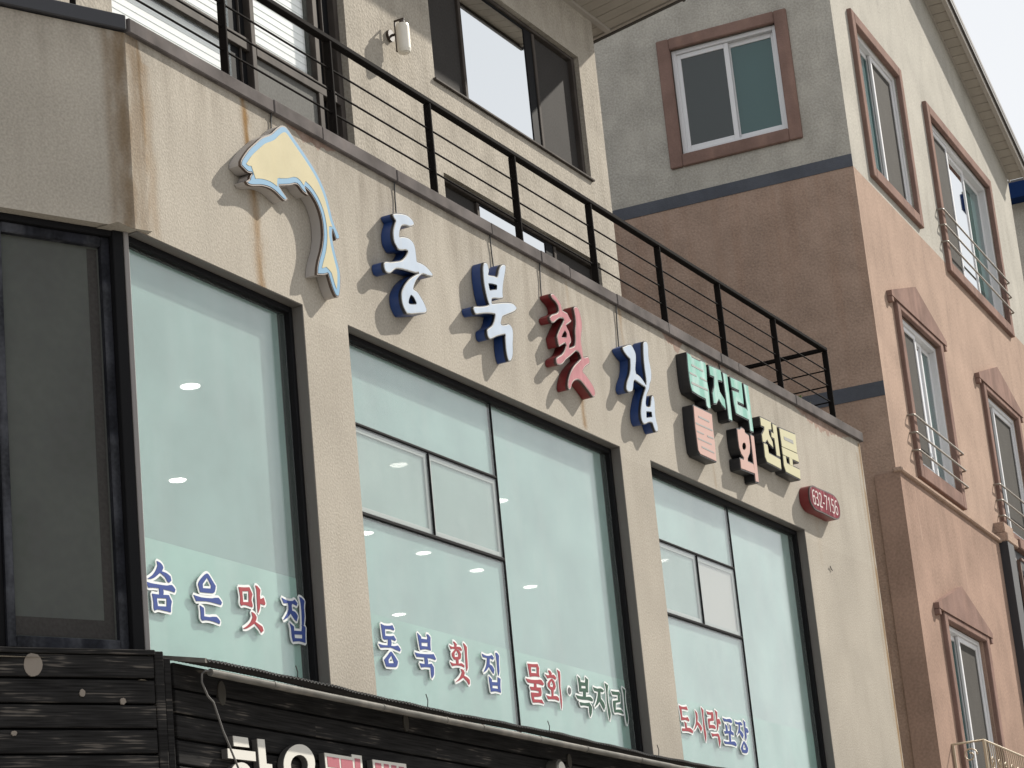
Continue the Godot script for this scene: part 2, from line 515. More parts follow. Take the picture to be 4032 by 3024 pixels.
	textured("old_frame", plaster_tex(Color(0.02, 0.021, 0.026), 256, 65, 0.25, 0.5, 0.6, Color(0.065, 0.067, 0.075)), 0.8, null, 1.0, 0.5)
	plain("rail_paint", Color(0.012, 0.0105, 0.010), 0.7, 0.0, 0.08)
	plain("white_frame", Color(0.62, 0.62, 0.63), 0.4)
	plain("steel", Color(0.22, 0.19, 0.16), 0.45, 0.5)
	textured("soffit_board", plaster_tex(Color(0.33, 0.30, 0.26), 256, 67, 0.03, 0.12, 0.2, Color(0.3, 0.27, 0.24)), 1.5, null, 1.0, 0.6)
	plain("soffit_trim", Color(0.33, 0.30, 0.265), 0.5)
	plain("dark_trim", Color(0.045, 0.04, 0.036), 0.5)
	plain("roof_metal", Color(0.10, 0.09, 0.085), 0.5)
	plain("blue_roof", Color(0.008, 0.024, 0.085), 0.7, 0.0, 0.15)
	glass("clear_glass", Color(0.55, 0.66, 0.62), 0.05)
	film("mint_film", Color(0.345, 0.51, 0.48), 0.72, 201)
	film("mint_film_thin", Color(0.315, 0.47, 0.44), 0.62, 203)
	film("mint_film_dense", Color(0.37, 0.52, 0.49), 0.82, 204)
	film("frosted_mint_film", Color(0.29, 0.47, 0.415), 0.95, 205)
	film("sash_film", Color(0.31, 0.42, 0.385), 0.82, 209)
	plain("pale_film", Color(0.40, 0.405, 0.375), 0.35)
	plain("mirror_glass", Color(0.80, 0.82, 0.83), 0.02, 1.0)
	glass("smoked_glass", Color(0.040, 0.050, 0.050), 0.85, 0.04)
	glass("teal_glass", Color(0.055, 0.115, 0.115), 0.86, 0.03)
	textured("screen_mesh", plaster_tex(Color(0.075, 0.071, 0.066), 256, 81, 0.15, 0.06, 0.05, Color(0.1, 0.095, 0.09)), 0.7, null, 1.0, 0.8)
	textured("dark_screen", plaster_tex(Color(0.048, 0.045, 0.043), 256, 83, 0.14, 0.05, 0.05, Color(0.04, 0.037, 0.035)), 0.7, null, 1.0, 0.7)
	textured("door_screen", plaster_tex(Color(0.15, 0.148, 0.14), 256, 87, 0.15, 0.06, 0.05, Color(0.12, 0.118, 0.11)), 0.7, null, 1.0, 0.8)
	textured("tinted_pane", plaster_tex(Color(0.082, 0.086, 0.08), 256, 85, 0.05, 0.15, 0.3, Color(0.08, 0.09, 0.078)), 2.0, null, 1.0, 0.15)
	plain("blind", Color(0.80, 0.81, 0.80), 0.6)
	plain("ceiling_paint", Color(0.45, 0.45, 0.44), 0.9)
	plain("room_paint", Color(0.42, 0.41, 0.38), 0.9)
	plain("room_dark", Color(0.08, 0.08, 0.08), 0.9)
	var lamp := plain("lamp_glow", Color(0.9, 0.9, 0.88), 0.5)
	lamp.emission_enabled = true
	lamp.emission = Color(1.0, 0.98, 0.94)
	lamp.emission_energy_multiplier = 9.0
	# signs
	plain("fish_side", Color(0.36, 0.335, 0.315), 0.5)
	plain("fish_trim", Color(0.075, 0.05, 0.037), 0.5)
	plain("fish_blue", Color(0.165, 0.30, 0.43), 0.5, 0.0, 0.2)
	textured("fish_yellow", plaster_tex(Color(0.50, 0.45, 0.305), 256, 91, 0.02, 0.05, 0.1, Color(0.5, 0.43, 0.26)), 0.6, null, 1.0, 0.35)
	plain("blue_side", Color(0.016, 0.045, 0.16), 0.4)
	plain("black_trim", Color(0.012, 0.013, 0.018), 0.4)
	textured("white_face", plaster_tex(Color(0.43, 0.49, 0.575), 256, 99, 0.015, 0.07, 0.25, Color(0.5, 0.53, 0.55)), 0.5, null, 1.0, 0.35)
	plain("red_side", Color(0.15, 0.012, 0.014), 0.45)
	plain("red_trim", Color(0.05, 0.022, 0.02), 0.45)
	textured("pink_face", plaster_tex(Color(0.40, 0.185, 0.2), 256, 93, 0.03, 0.1, 0.3, Color(0.5, 0.27, 0.27)), 0.5, null, 1.0, 0.35)
	plain("face_rim", Color(0.62, 0.58, 0.50), 0.5)
	plain("block_black", Color(0.010, 0.010, 0.012), 0.45)
	textured("green_face", plaster_tex(Color(0.24, 0.45, 0.385), 256, 95, 0.03, 0.12, 0.55, Color(0.5, 0.62, 0.6)), 0.5, null, 1.0, 0.35)
	plain("salmon_face", Color(0.47, 0.285, 0.235), 0.35)
	plain("yellow_face", Color(0.48, 0.445, 0.265), 0.35)
	plain("groove_grey", Color(0.21, 0.21, 0.20), 0.6)
	textured("phone_red", plaster_tex(Color(0.17, 0.03, 0.04), 256, 97, 0.06, 0.35, 0.55, Color(0.3, 0.15, 0.16)), 0.3, null, 1.0, 0.4)
	plain("digit_white", Color(0.50, 0.42, 0.40), 0.5)
	plain("decal_white", Color(0.66, 0.68, 0.67), 0.4)
	plain("decal_blue", Color(0.045, 0.072, 0.23), 0.5, 0.0, 0.2)
	plain("decal_red", Color(0.30, 0.055, 0.065), 0.5, 0.0, 0.2)
	plain("decal_green", Color(0.04, 0.088, 0.062), 0.5, 0.0, 0.2)
	plain("decal_dark", Color(0.05, 0.055, 0.055), 0.4)
	plain("sign_white", Color(0.56, 0.54, 0.49), 0.5)
	plain("sign_grey_side", Color(0.075, 0.07, 0.066), 0.6)
	plain("sign_red", Color(0.33, 0.07, 0.095), 0.5)
	for k in 3:
		textured("worn_board_%d" % k, wood_tex(101 + 7 * k, [0.0, 0.1, 0.05][k]), 1.1, null, 1.0, 0.75)
	textured("dark_board", wood_tex(131, -0.12), 1.3, null, 1.0, 0.7)
	plain("knot_wood", Color(0.20, 0.17, 0.142), 0.8)
	plain("dim_knot", Color(0.035, 0.03, 0.022), 0.8)
	plain("corrugated_dark", Color(0.03, 0.028, 0.027), 0.6)
	textured("pipe_grey", plaster_tex(Color(0.115, 0.11, 0.10), 256, 141, 0.05, 0.3, 0.3, Color(0.2, 0.18, 0.16)), 0.8, null, 1.0, 0.5)
	plain("cable_black", Color(0.02, 0.02, 0.02), 0.6)
	plain("cable_grey", Color(0.09, 0.085, 0.08), 0.6)
	plain("opal_shade", Color(0.72, 0.68, 0.60), 0.35)
	plain("bracket_bronze", Color(0.045, 0.03, 0.022), 0.45)
	plain("column_black", Color(0.022, 0.022, 0.026), 0.6)
	plain("poster_grey", Color(0.16, 0.15, 0.15), 0.6)
	plain("rust_brown", Color(0.13, 0.075, 0.055), 0.7)
	plain("brass_paint", Color(0.40, 0.325, 0.23), 0.5, 0.2)
	plain("leaf", Color(0.10, 0.14, 0.03), 0.6)
	textured("asphalt", plaster_tex(Color(0.22, 0.215, 0.205), 512, 151, 0.3, 0.2, 0.0, Color(0.05, 0.05, 0.05)), 4.0)
	textured("paving", plaster_tex(Color(0.42, 0.40, 0.37), 512, 155, 0.15, 0.2, 0.0, Color(0.2, 0.2, 0.2)), 3.0)
	plain("street_earth", Color(0.22, 0.21, 0.19), 0.95)
	plain("line_paint", Color(0.6, 0.6, 0.58), 0.7)

const GLYPHS := {
	"fish": {"at": Vector2(11.572, 6.321), "shapes": [[[-39,904,4,905,78,864,143,827,209,787,274,743,328,698,369,649,403,591,425,530,444,474,472,432,501,396,506,371,463,353,448,381,430,411,423,367,429,322,445,265,465,210,480,161,477,106,463,43,445,3,413,0,380,35,359,76,341,116,287,95,218,79,229,127,256,187,290,250,313,310,323,359,323,420,309,476,280,522,243,554,199,578,156,588,186,548,133,556,76,582,-9,552,-128,514,-86,487,-41,460,-69,441,-113,450,-162,465,-218,471,-303,460,-394,433,-444,426,-464,440,-425,465,-419,482,-394,507,-436,499,-473,508,-506,520,-501,548,-463,594,-411,647,-340,705,-267,761,-170,813,-123,851,-79,884]]], "marks": []},
	"dong": {"at": Vector2(12.872, 6.417), "shapes": [[[-137,621,-76,643,-15,657,45,664,94,655,121,638,121,620,94,604,54,590,7,584,-41,567,-62,540,-75,510,-81,489,-49,500,-5,510,41,514,87,501,107,475,113,437,115,384,160,388,219,385,268,371,304,354,308,338,283,328,234,320,186,317,153,304,116,278,81,246,55,213,40,186,85,183,123,160,161,130,187,96,186,78,164,61,84,38,-64,0,-96,17,-118,46,-125,83,-119,120,-96,156,-57,197,-9,236,47,271,123,311,77,297,34,292,-43,283,-93,276,-153,263,-189,243,-226,218,-260,206,-290,208,-304,224,-308,244,-301,265,-273,280,-222,291,-136,319,-83,339,-36,372,-6,402,6,419,-20,418,-64,404,-113,397,-131,410,-153,430,-161,459,-159,495,-145,530,-128,559,-114,582,-131,591,-143,605],[0,135,28,129,57,104,52,95,-27,76,-37,80,-21,110]]], "marks": []},
	"buk": {"at": Vector2(13.997, 6.422), "shapes": [[[-106,611,-83,623,-56,624,-43,600,-39,575,-56,545,-21,550,26,559,63,562,82,584,98,615,125,649,157,672,196,683,213,672,201,638,178,591,155,544,137,499,128,456,130,433,108,423,60,408,-35,384,-43,363,-45,353,64,386,161,413,248,431,293,426,318,409,294,386,243,360,182,334,132,312,92,293,73,267,58,239,86,241,129,254,174,269,213,256,225,228,218,181,204,133,197,87,184,48,159,16,134,2,111,0,98,28,91,62,91,106,95,152,103,176,57,162,-21,133,-90,102,-128,91,-150,102,-156,127,-149,151,-111,175,-71,201,-42,234,-21,271,-17,284,-75,274,-159,254,-243,229,-289,217,-310,230,-318,250,-301,269,-223,289,-129,317,-90,334,-97,345,-111,373,-122,410,-131,452,-134,496,-132,541,-126,574],[-66,479,-15,490,50,498,40,472,-3,458,-56,440,-62,457]]], "marks": []},
	"hoet": {"at": Vector2(15.103, 6.424), "shapes": [[[-251,645,-220,659,-183,655,-145,637,-112,618,-97,593,-92,569,-57,569,-15,567,7,550,25,534,42,530,32,517,-11,492,-53,470,-39,454,-17,435,-7,407,4,385,-4,359,-30,338,-43,313,5,331,45,350,60,374,71,411,78,463,101,518,105,569,98,607,98,632,120,651,154,657,180,642,199,607,209,559,204,513,182,463,165,414,166,369,172,326,173,299,197,303,250,323,267,304,271,285,252,262,215,244,171,216,137,186,184,171,233,147,280,118,304,84,303,54,282,33,255,30,216,50,168,72,121,92,81,105,38,103,-20,80,-55,53,-79,19,-106,0,-128,2,-131,27,-113,70,-75,122,-34,165,30,214,92,253,129,277,123,295,102,311,65,313,17,286,-57,242,-116,209,-161,175,-201,155,-255,143,-276,154,-269,184,-233,208,-175,236,-124,276,-89,319,-100,331,-146,309,-201,282,-213,299,-221,332,-222,351,-194,387,-153,431,-106,477,-83,502,-92,508,-147,497,-205,466,-241,444,-281,434,-304,448,-304,470,-263,496,-195,522,-159,543,-150,560,-160,587,-187,604,-227,614,-250,628],[-85,422,-64,409,-75,382,-112,372,-146,365,-117,396]]], "marks": []},
	"jip": {"at": Vector2(16.192, 6.416), "shapes": [[[-230,539,-170,566,-78,597,-50,587,-28,569,-8,546,-7,509,-25,459,-41,414,-38,385,3,383,52,371,89,352,115,336,125,368,124,414,120,469,122,516,127,563,136,612,152,662,189,684,221,686,235,668,237,636,229,596,226,554,236,509,244,460,236,421,219,385,190,355,177,324,147,290,111,254,91,218,77,183,84,168,125,173,149,185,172,231,191,262,217,281,237,268,243,232,238,185,229,137,233,92,248,49,243,15,217,0,194,0,173,19,155,51,125,52,80,41,33,22,-5,14,-30,28,-41,57,-36,104,-12,159,16,206,55,256,89,296,97,310,54,312,3,317,-46,322,-83,321,-102,299,-116,264,-139,232,-177,214,-222,206,-248,221,-241,250,-215,292,-165,349,-137,401,-125,450,-122,473,-163,482,-205,500,-230,519],[69,121,158,137,160,105,59,79]]], "marks": []},
	"bok": {"at": Vector2(17.314, 6.815), "shapes": [[[-168,369,-111,368,-87,352,64,355,91,366,173,368,180,330,161,223,176,153,170,13,131,0,101,15,98,68,-40,69,-153,76,-172,110,-180,176,-179,248,-173,322]]], "marks": [[[-114,296,106,296,105,281,-115,281]],[[-167,223,-37,222,-38,210,-166,208]],[[28,227,159,225,158,213,28,213]],[[-156,148,161,155,160,140,-154,129]]]},
	"ji": {"at": Vector2(17.741, 6.813), "shapes": [[[-178,368,46,379,57,296,21,295,-35,287,-35,248,-22,192,61,145,61,74,-3,92,-58,130,-120,79,-170,71,-171,149,-122,209,-98,298,-176,295]],[[95,372,178,375,170,3,108,0]]], "marks": []},
	"ri": {"at": Vector2(18.161, 6.809), "shapes": [[[-182,371,44,380,35,199,-97,196,-97,166,84,167,113,150,109,88,-152,87,-171,165,-171,264,-38,276,-27,301,-177,297]],[[93,377,182,380,176,5,116,0]]], "marks": []},
	"mul": {"at": Vector2(17.314, 6.403), "shapes": [[[-164,368,179,372,169,249,172,151,162,1,-143,0,-172,22,-175,100,-179,215]]], "marks": [[[-98,305,109,307,108,292,-96,292]],[[-165,240,152,245,150,233,-165,227]],[[-164,177,-30,178,-29,168,-162,166]],[[32,179,155,182,154,171,34,166]],[[-158,121,102,125,101,114,-158,111]],[[-104,68,133,66,133,54,-103,55]]]},
	"hoe": {"at": Vector2(18.155, 6.393), "shapes": [[[-162,369,-93,377,-63,399,-10,394,-8,371,68,362,69,333,70,285,46,222,-16,166,-23,136,95,135,104,63,-179,52,-175,129,-105,132,-92,156,-137,176,-163,219,-167,286],[-50,284,-23,281,-17,260,-35,235,-68,218,-96,223,-101,243,-82,269]],[[113,377,179,379,165,5,101,0]]], "marks": []},
	"jeon": {"at": Vector2(18.694, 6.607), "shapes": [[[-168,363,57,369,52,308,-16,294,-15,250,40,201,43,155,-40,174,-72,199,-132,162,-178,161,-176,217,-110,270,-100,299,-170,296]],[[44,282,101,281,101,241,37,241]],[[93,364,177,364,178,106,104,102]],[[-156,152,-77,152,-69,84,176,80,169,0,-129,4,-159,38]]], "marks": []},
	"mun": {"at": Vector2(19.113, 6.601), "shapes": [[[-182,362,174,379,160,220,-176,211]],[[-179,205,171,213,180,146,-177,142]],[[-34,148,33,150,26,84,-40,84]],[[-172,136,-113,138,-106,81,182,81,167,0,-148,4,-178,48]]], "marks": [[[-109,306,95,314,101,283,-105,280]]]},
	"phone": {"at": Vector2(19.796, 6.387), "shapes": [[[-257,209,-142,211,-20,214,208,218,277,208,332,180,356,138,355,90,335,43,254,3,84,0,-96,2,-248,1,-315,25,-349,54,-356,95,-348,136,-320,181]]], "marks": []},
	"sum": {"at": Vector2(10.345, 4.291), "shapes": [[[-21,258,6,254,28,241,32,231,18,211,57,208,91,196,96,175,76,161,62,165,46,184,2,202,-42,173,-80,158,-110,155,-69,177,-35,207,-16,235]],[[-127,139,-86,136,-18,139,56,144,98,153,127,134,118,118,72,121,26,120,-20,120,-66,116,-105,110]],[[-19,128,13,133,22,107,16,87,-19,83,-14,104]],[[-78,84,-23,87,65,97,88,67,78,39,75,11,16,11,-39,10,-63,0,-71,12,-70,42],[-41,67,45,77,41,35,-35,27]]], "marks": []},
	"eun": {"at": Vector2(10.759, 4.297), "shapes": [[[3,255,22,251,49,227,80,200,67,168,46,158,-66,148,-81,185,-70,203,-33,234],[6,234,38,197,34,180,-39,172,-39,194]],[[-128,124,-59,121,39,130,98,141,128,120,117,106,61,108,-12,107,-107,95]],[[-78,77,-43,68,-43,46,-45,25,3,27,68,37,100,18,93,3,35,9,-23,8,-64,0,-75,11,-74,47]]], "marks": []},
	"mat": {"at": Vector2(11.178, 4.305), "shapes": [[[-125,219,-76,224,-21,233,5,199,-9,166,0,141,-5,127,-45,130,-87,129,-109,121,-120,133,-114,170],[-92,201,-32,210,-36,151,-90,144]],[[37,251,54,251,84,234,76,202,78,183,112,196,125,166,115,155,73,158,67,131,45,102,44,133,45,192,45,231]],[[-17,101,10,97,29,81,23,63,13,53,46,44,79,35,88,15,64,0,47,17,4,42,-41,19,-81,3,-108,1,-71,18,-30,47,-9,75]]], "marks": []},
	"jipa": {"at": Vector2(11.584, 4.297), "shapes": [[[-115,230,-61,222,-7,227,15,238,42,221,31,205,-8,212,-19,203,-18,172,13,169,37,150,20,118,-2,128,-34,155,-73,125,-115,107,-70,150,-53,174,-53,208,-98,202]],[[65,260,87,257,115,244,105,206,105,157,90,106,72,108,77,177,74,226]],[[-54,101,-11,85,-14,63,63,70,70,96,67,106,85,105,106,96,99,58,95,9,32,11,-31,0,-41,28,-42,69],[-13,42,67,51,64,30,-11,23]]], "marks": []},
	"donga": {"at": Vector2(12.596, 4.280), "shapes": [[[-80,245,-40,240,29,248,51,255,71,232,62,224,26,227,-38,220,-41,180,19,185,57,193,81,174,71,164,22,167,-53,156,-70,163,-75,210]],[[-12,168,17,171,27,149,18,129,58,132,96,141,125,122,117,108,66,113,14,118,-105,103,-125,124,-79,122,-19,127]],[[5,94,23,91,81,46,69,20,49,9,-57,0,-77,37,-30,69],[12,73,36,30,-27,23,-27,42]]], "marks": []},
	"buka": {"at": Vector2(13.011, 4.271), "shapes": [[[-75,256,-32,238,-34,227,35,230,46,243,35,260,55,263,82,247,73,208,72,169,11,170,-56,157,-65,201],[-35,203,43,212,39,188,-36,183]],[[-125,134,-66,133,34,142,102,151,125,126,118,118,58,121,19,117,27,101,21,79,-16,75,-14,117,-107,110]],[[-78,76,-32,77,24,82,66,90,90,70,83,25,54,0,48,29,51,65,-7,61,-63,52]]], "marks": []},
	"hoeta": {"at": Vector2(13.424, 4.281), "shapes": [[[-55,249,-39,250,-8,237,-18,223,8,225,34,225,50,214,43,203,25,206,-5,210,-32,205,-63,205,-90,198,-106,220,-71,215,-39,221,-42,236]],[[-26,207,14,202,34,182,24,155,-7,144,-59,140,-84,160,-83,175,-49,197],[-23,200,0,180,-6,162,-51,156,-50,177]],[[-38,146,-6,149,-8,121,31,127,61,117,58,104,23,110,-39,106,-93,95,-114,119,-74,114,-37,118]],[[70,255,85,253,114,237,107,186,103,110,83,84,79,119,83,183,81,228]],[[9,91,45,89,57,71,46,53,89,46,113,35,111,12,97,3,74,23,34,41,-20,17,-74,0,-29,24,7,53,21,72]]], "marks": []},
	"jipb": {"at": Vector2(13.841, 4.273), "shapes": [[[-112,228,-59,222,-16,226,19,236,43,220,32,207,-13,212,-21,171,11,167,36,144,20,118,3,128,-34,157,-72,129,-115,111,-66,160,-48,209,-100,208]],[[69,255,88,258,115,242,103,193,101,142,81,111,76,139,76,208]],[[-49,96,-11,80,-14,64,62,70,69,104,106,96,94,50,94,9,29,11,-38,0,-45,48],[-11,43,61,49,63,30,-14,26]]], "marks": []},
	"mula": {"at": Vector2(14.421, 4.266), "shapes": [[[-80,247,-6,252,63,261,80,237,69,202,75,179,8,176,-64,164,-71,202],[-36,230,43,238,38,198,-40,192]],[[-126,147,-50,147,40,156,93,162,126,140,109,128,50,132,16,128,18,104,-23,99,-13,128,-102,125]],[[-78,100,0,104,75,111,80,81,71,56,40,49,-36,39,-35,24,36,29,73,33,98,8,31,10,-58,0,-70,34,-71,64,37,71,43,83,-4,83,-68,78]]], "marks": []},
	"hoea": {"at": Vector2(14.681, 4.263), "shapes": [[[-54,240,-24,240,-4,225,-10,216,25,220,55,203,41,189,-3,196,-42,192,-73,186,-105,210,-69,206,-37,213]],[[-12,192,23,175,35,145,19,123,-43,116,-81,132,-80,153,-45,178],[-19,177,2,152,-9,135,-48,136,-45,154]],[[-38,120,0,123,-14,78,40,82,64,70,60,54,5,58,-95,49,-116,72,-61,70,-37,76]],[[75,260,115,251,116,220,101,149,104,64,87,0,81,44,85,113,85,182,85,234]]], "marks": []},
	"dot": {"at": Vector2(14.915, 4.377), "shapes": [[[1,49,19,42,23,25,13,9,-2,0,-18,7,-23,24,-15,40]]], "marks": []},
	"boka": {"at": Vector2(15.131, 4.258), "shapes": [[[-75,259,-38,245,-36,223,32,225,45,248,41,265,86,251,70,201,66,164,2,162,-67,156,-66,211],[-29,199,39,205,35,187,-33,181]],[[-10,164,30,165,22,129,91,137,128,123,121,110,46,112,-102,105,-128,127,-70,125,-18,128]],[[-83,85,-8,86,66,97,100,71,86,27,59,0,51,31,56,70,-12,70,-69,62]]], "marks": []},
	"jia": {"at": Vector2(15.396, 4.263), "shapes": [[[-116,205,-53,201,6,209,52,198,33,186,-7,188,-11,138,32,114,43,91,24,64,0,83,-36,118,-70,93,-124,68,-72,121,-41,181,-98,182]],[[74,254,124,242,104,193,99,122,120,52,95,0,82,48,79,137,88,210]]], "marks": []},
	"ria": {"at": Vector2(15.677, 4.261), "shapes": [[[-115,211,-43,214,8,219,25,203,12,184,16,152,-62,136,-74,88,11,97,49,79,42,70,-36,74,-96,66,-106,110,-101,146,-19,159,-15,195,-99,189]],[[67,255,115,242,97,189,100,117,112,46,84,0,75,50,75,132,80,205]]], "marks": []},
	"do": {"at": Vector2(16.788, 4.310), "shapes": [[[-103,184,-57,178,2,183,34,190,52,164,-18,163,-62,160,-63,103,-12,104,34,113,57,92,47,82,-10,88,-85,76,-91,133]],[[-39,73,-1,65,-3,32,56,35,103,19,90,1,19,8,-92,0,-94,19,-27,24]]], "marks": []},
	"si": {"at": Vector2(17.016, 4.268), "shapes": [[[-50,219,-11,200,-12,170,-25,139,19,122,49,98,22,69,2,91,-27,118,-82,80,-111,68,-66,111,-41,158,-42,194]],[[71,253,111,234,97,187,103,104,111,53,89,0,78,41,75,110,79,201]]], "marks": []},
	"rak": {"at": Vector2(17.303, 4.255), "shapes": [[[-123,247,-63,245,-8,253,2,235,-3,189,-83,177,-87,150,-6,155,20,140,9,128,-51,130,-111,121,-112,193,-45,203,-38,228,-107,224]],[[36,272,82,259,63,208,103,212,123,189,114,172,78,179,74,154,44,118,45,157,47,231]],[[-82,90,-25,90,51,100,71,78,81,45,52,0,42,32,40,76,-14,76,-63,65]]], "marks": []},
	"po": {"at": Vector2(17.565, 4.289), "shapes": [[[-92,194,-23,190,58,200,86,187,77,171,3,174,-69,169]],[[-58,151,-22,142,-18,103,22,107,25,144,21,156,54,147,46,109,90,98,84,79,15,85,-40,82,-81,75,-91,96,-51,98]],[[-7,87,28,87,21,27,87,34,121,17,112,1,31,6,-104,0,-121,20,-59,19,-11,24]]], "marks": []},
	"jang": {"at": Vector2(17.830, 4.253), "shapes": [[[-126,228,-68,224,-9,233,18,217,7,207,-31,212,-37,168,6,150,16,133,-7,109,-33,128,-58,150,-115,120,-69,168,-56,210,-112,207]],[[42,254,81,239,73,197,108,195,126,174,114,161,74,163,76,129,49,95,42,138,50,201]],[[8,93,52,68,76,39,54,9,7,0,-45,0,-68,29,-33,63],[6,73,31,38,19,24,-25,25,-24,42]]], "marks": []},
	"han": {"at": Vector2(10.758, 3.423), "shapes": [[[-145,249,-13,251,-6,203,-143,199]],[[-200,182,49,187,49,140,-200,134]],[[0,77,-7,61,-22,45,-43,32,-69,22,-97,17,-125,18,-149,23,-167,33,-178,47,-181,63,-175,79,-160,95,-139,108,-113,118,-85,123,-58,123,-33,117,-14,107,-3,93],[-51,73,-58,60,-74,50,-94,45,-114,47,-127,55,-131,67,-125,79,-109,90,-88,95,-69,93,-55,85]],[[77,255,144,258,149,137,199,137,200,96,150,93,153,0,88,4]]], "marks": []},
	"u": {"at": Vector2(11.193, 3.393), "shapes": [[[175,204,168,180,153,157,132,136,106,118,75,104,42,94,8,88,-26,88,-56,93,-83,103,-105,117,-120,135,-129,156,-130,178,-123,201,-109,223,-89,244,-63,262,-33,277,0,288,34,293,68,294,100,289,127,279,149,265,165,247,174,226],[105,193,98,175,81,158,57,144,28,136,-1,133,-27,137,-48,147,-61,162,-63,179,-56,197,-40,214,-16,227,12,236,42,239,69,235,90,225,102,211]],[[-179,51,180,46,179,0,-180,6]]], "marks": []},
	"tile1": {"at": Vector2(11.662, 3.456), "shapes": [[[-192,208,84,209,85,224,188,225,192,0,-185,0]]], "marks": [[[-172,190,-51,191,-49,138,-169,136]],[[-33,190,86,191,88,139,-32,138]],[[111,205,167,205,164,112,107,113]],[[-168,109,79,110,82,39,-162,40]]]},
	"tile2": {"at": Vector2(12.149, 3.461), "shapes": [[[-186,210,177,216,186,0,-177,3]]], "marks": [[[-163,195,-99,195,-93,96,-158,96]],[[-70,196,-17,197,-14,97,-67,96]],[[10,196,65,197,69,97,13,96]],[[92,195,149,196,152,97,96,96]]]},
}

# ---------------------------------------------------------------- lettering
func loop_of(a: Array) -> PackedVector2Array:
	var p := PackedVector2Array()
	for i in range(0, a.size(), 2):
		p.push_back(Vector2(a[i], a[i + 1]) * 0.001)
	return p

# rounds a closed outline, keeping its sharp corners
func smooth(p: PackedVector2Array, sharp := 0.55, parts := 3) -> PackedVector2Array:
	var out := PackedVector2Array()
	var m := p.size()
	var tan := []
	for i in m:
		var a := p[(i + m - 1) % m]
		var b := p[(i + 1) % m]
		var u := (p[i] - a).normalized()
		var w := (b - p[i]).normalized()
		tan.append((b - a).normalized() if u.dot(w) > sharp else Vector2.ZERO)
	for i in m:
		var j := (i + 1) % m
		var d := p[j] - p[i]
		var t0: Vector2 = tan[i] * d.length() if tan[i] != Vector2.ZERO else d
		var t1: Vector2 = tan[j] * d.length() if tan[j] != Vector2.ZERO else d
		for k in parts:
			var t := float(k) / parts
			var t2 := t * t
			var t3 := t2 * t
			out.push_back(p[i] * (2 * t3 - 3 * t2 + 1) + t0 * (t3 - 2 * t2 + t) + p[j] * (-2 * t3 + 3 * t2) + t1 * (t3 - t2))
	return out

func ccw(p: PackedVector2Array) -> PackedVector2Array:
	if Geometry2D.is_polygon_clockwise(p):
		p.reverse()
	return p

func grown(p: PackedVector2Array, by: float, joint := Geometry2D.JOIN_ROUND) -> Array:
	var a := []
	for q in Geometry2D.offset_polygon(ccw(p), by, joint):
		if not Geometry2D.is_polygon_clockwise(q):
			a.append(q)
	return a

func cable(parent: Node3D, x0: float, y0: float, x1: float, y1: float, m := "cable_black") -> void:
	var b := Mb.new()
	b.tube([Vector3(x0, y0, 0.012) - parent.position, Vector3(lerpf(x0, x1, 0.5) + 0.004, lerpf(y0, y1, 0.5), 0.007) - parent.position, Vector3(x1, y1, 0.010) - parent.position], 0.0045, 6)
	obj("cable", b, M[m], parent)

# a channel letter: coloured return, dark trim at the front, face set in it, pale rim round the face
func channel_letter(key: String, label: String, depth: float, side: String, trim: String, face: String, rim := "") -> Node3D:
	var g: Dictionary = GLYPHS[key]
	var t := thing("sign_letter", label, "sign letter", Vector3(g.at.x, g.at.y, 0.0), 0.0)
	var outer := smooth(ccw(loop_of(g.shapes[0][0])))
	var holes := []
	for k in range(1, g.shapes[0].size()):
		holes.append(smooth(loop_of(g.shapes[0][k])))
	var a := Mb.new()
	a.prism(outer, holes, 0.004, depth - 0.018, true)
	obj("letter_return", a, M[side], t)
	var b := Mb.new()
	b.prism(outer, holes, depth - 0.018, depth)
	obj("trim", b, M[trim], t)
	var r := Mb.new()
	var f := Mb.new()
	for q in grown(outer, -0.006):
		var hh := []
		for h in holes:
			hh.append_array(grown(h.duplicate(), 0.005))
		if rim != "":
			r.prism(q, hh, depth - 0.001, depth + 0.0015)
		for q2 in (grown(q, -0.003) if rim != "" else [q]):
			f.prism(q2, hh, depth, depth + 0.003)
	if rim != "":
		obj("face_rim", r, M[rim], t)
	obj("face", f, M[face], t)
	return t

# a black block letter with a coloured face and grey grooves
func block_letter(key: String, label: String, depth: float, face: String) -> Node3D:
	var g: Dictionary = GLYPHS[key]
	var t := thing("sign_letter", label, "sign letter", Vector3(g.at.x, g.at.y, 0.0), 0.0, "")
	var body := Mb.new()
	var f := Mb.new()
	var k := 0
	for s in g.shapes:
		var outer := ccw(loop_of(s[0]))
		var z := depth - 0.0007 * k
		var holes := []
		var small := []
		for j in range(1, s.size()):
			holes.append(smooth(loop_of(s[j])))
			small.append_array(grown(holes[-1].duplicate(), -0.004))
		for q in grown(outer, 0.011):
			body.prism(q, small, 0.003 + 0.0004 * k, z)
		f.prism(outer, holes, z - 0.002, z + 0.004)
		k += 1
	obj("letter_box", body, M["block_black"], t)
	obj("face", f, M[face], t)
	if g.marks.size() > 0:
		var mk := Mb.new()
		for s in g.marks:
			mk.prism(ccw(loop_of(s[0])), [], depth, depth + 0.0055)
		obj("groove", mk, M["groove_grey"], t)
	return t

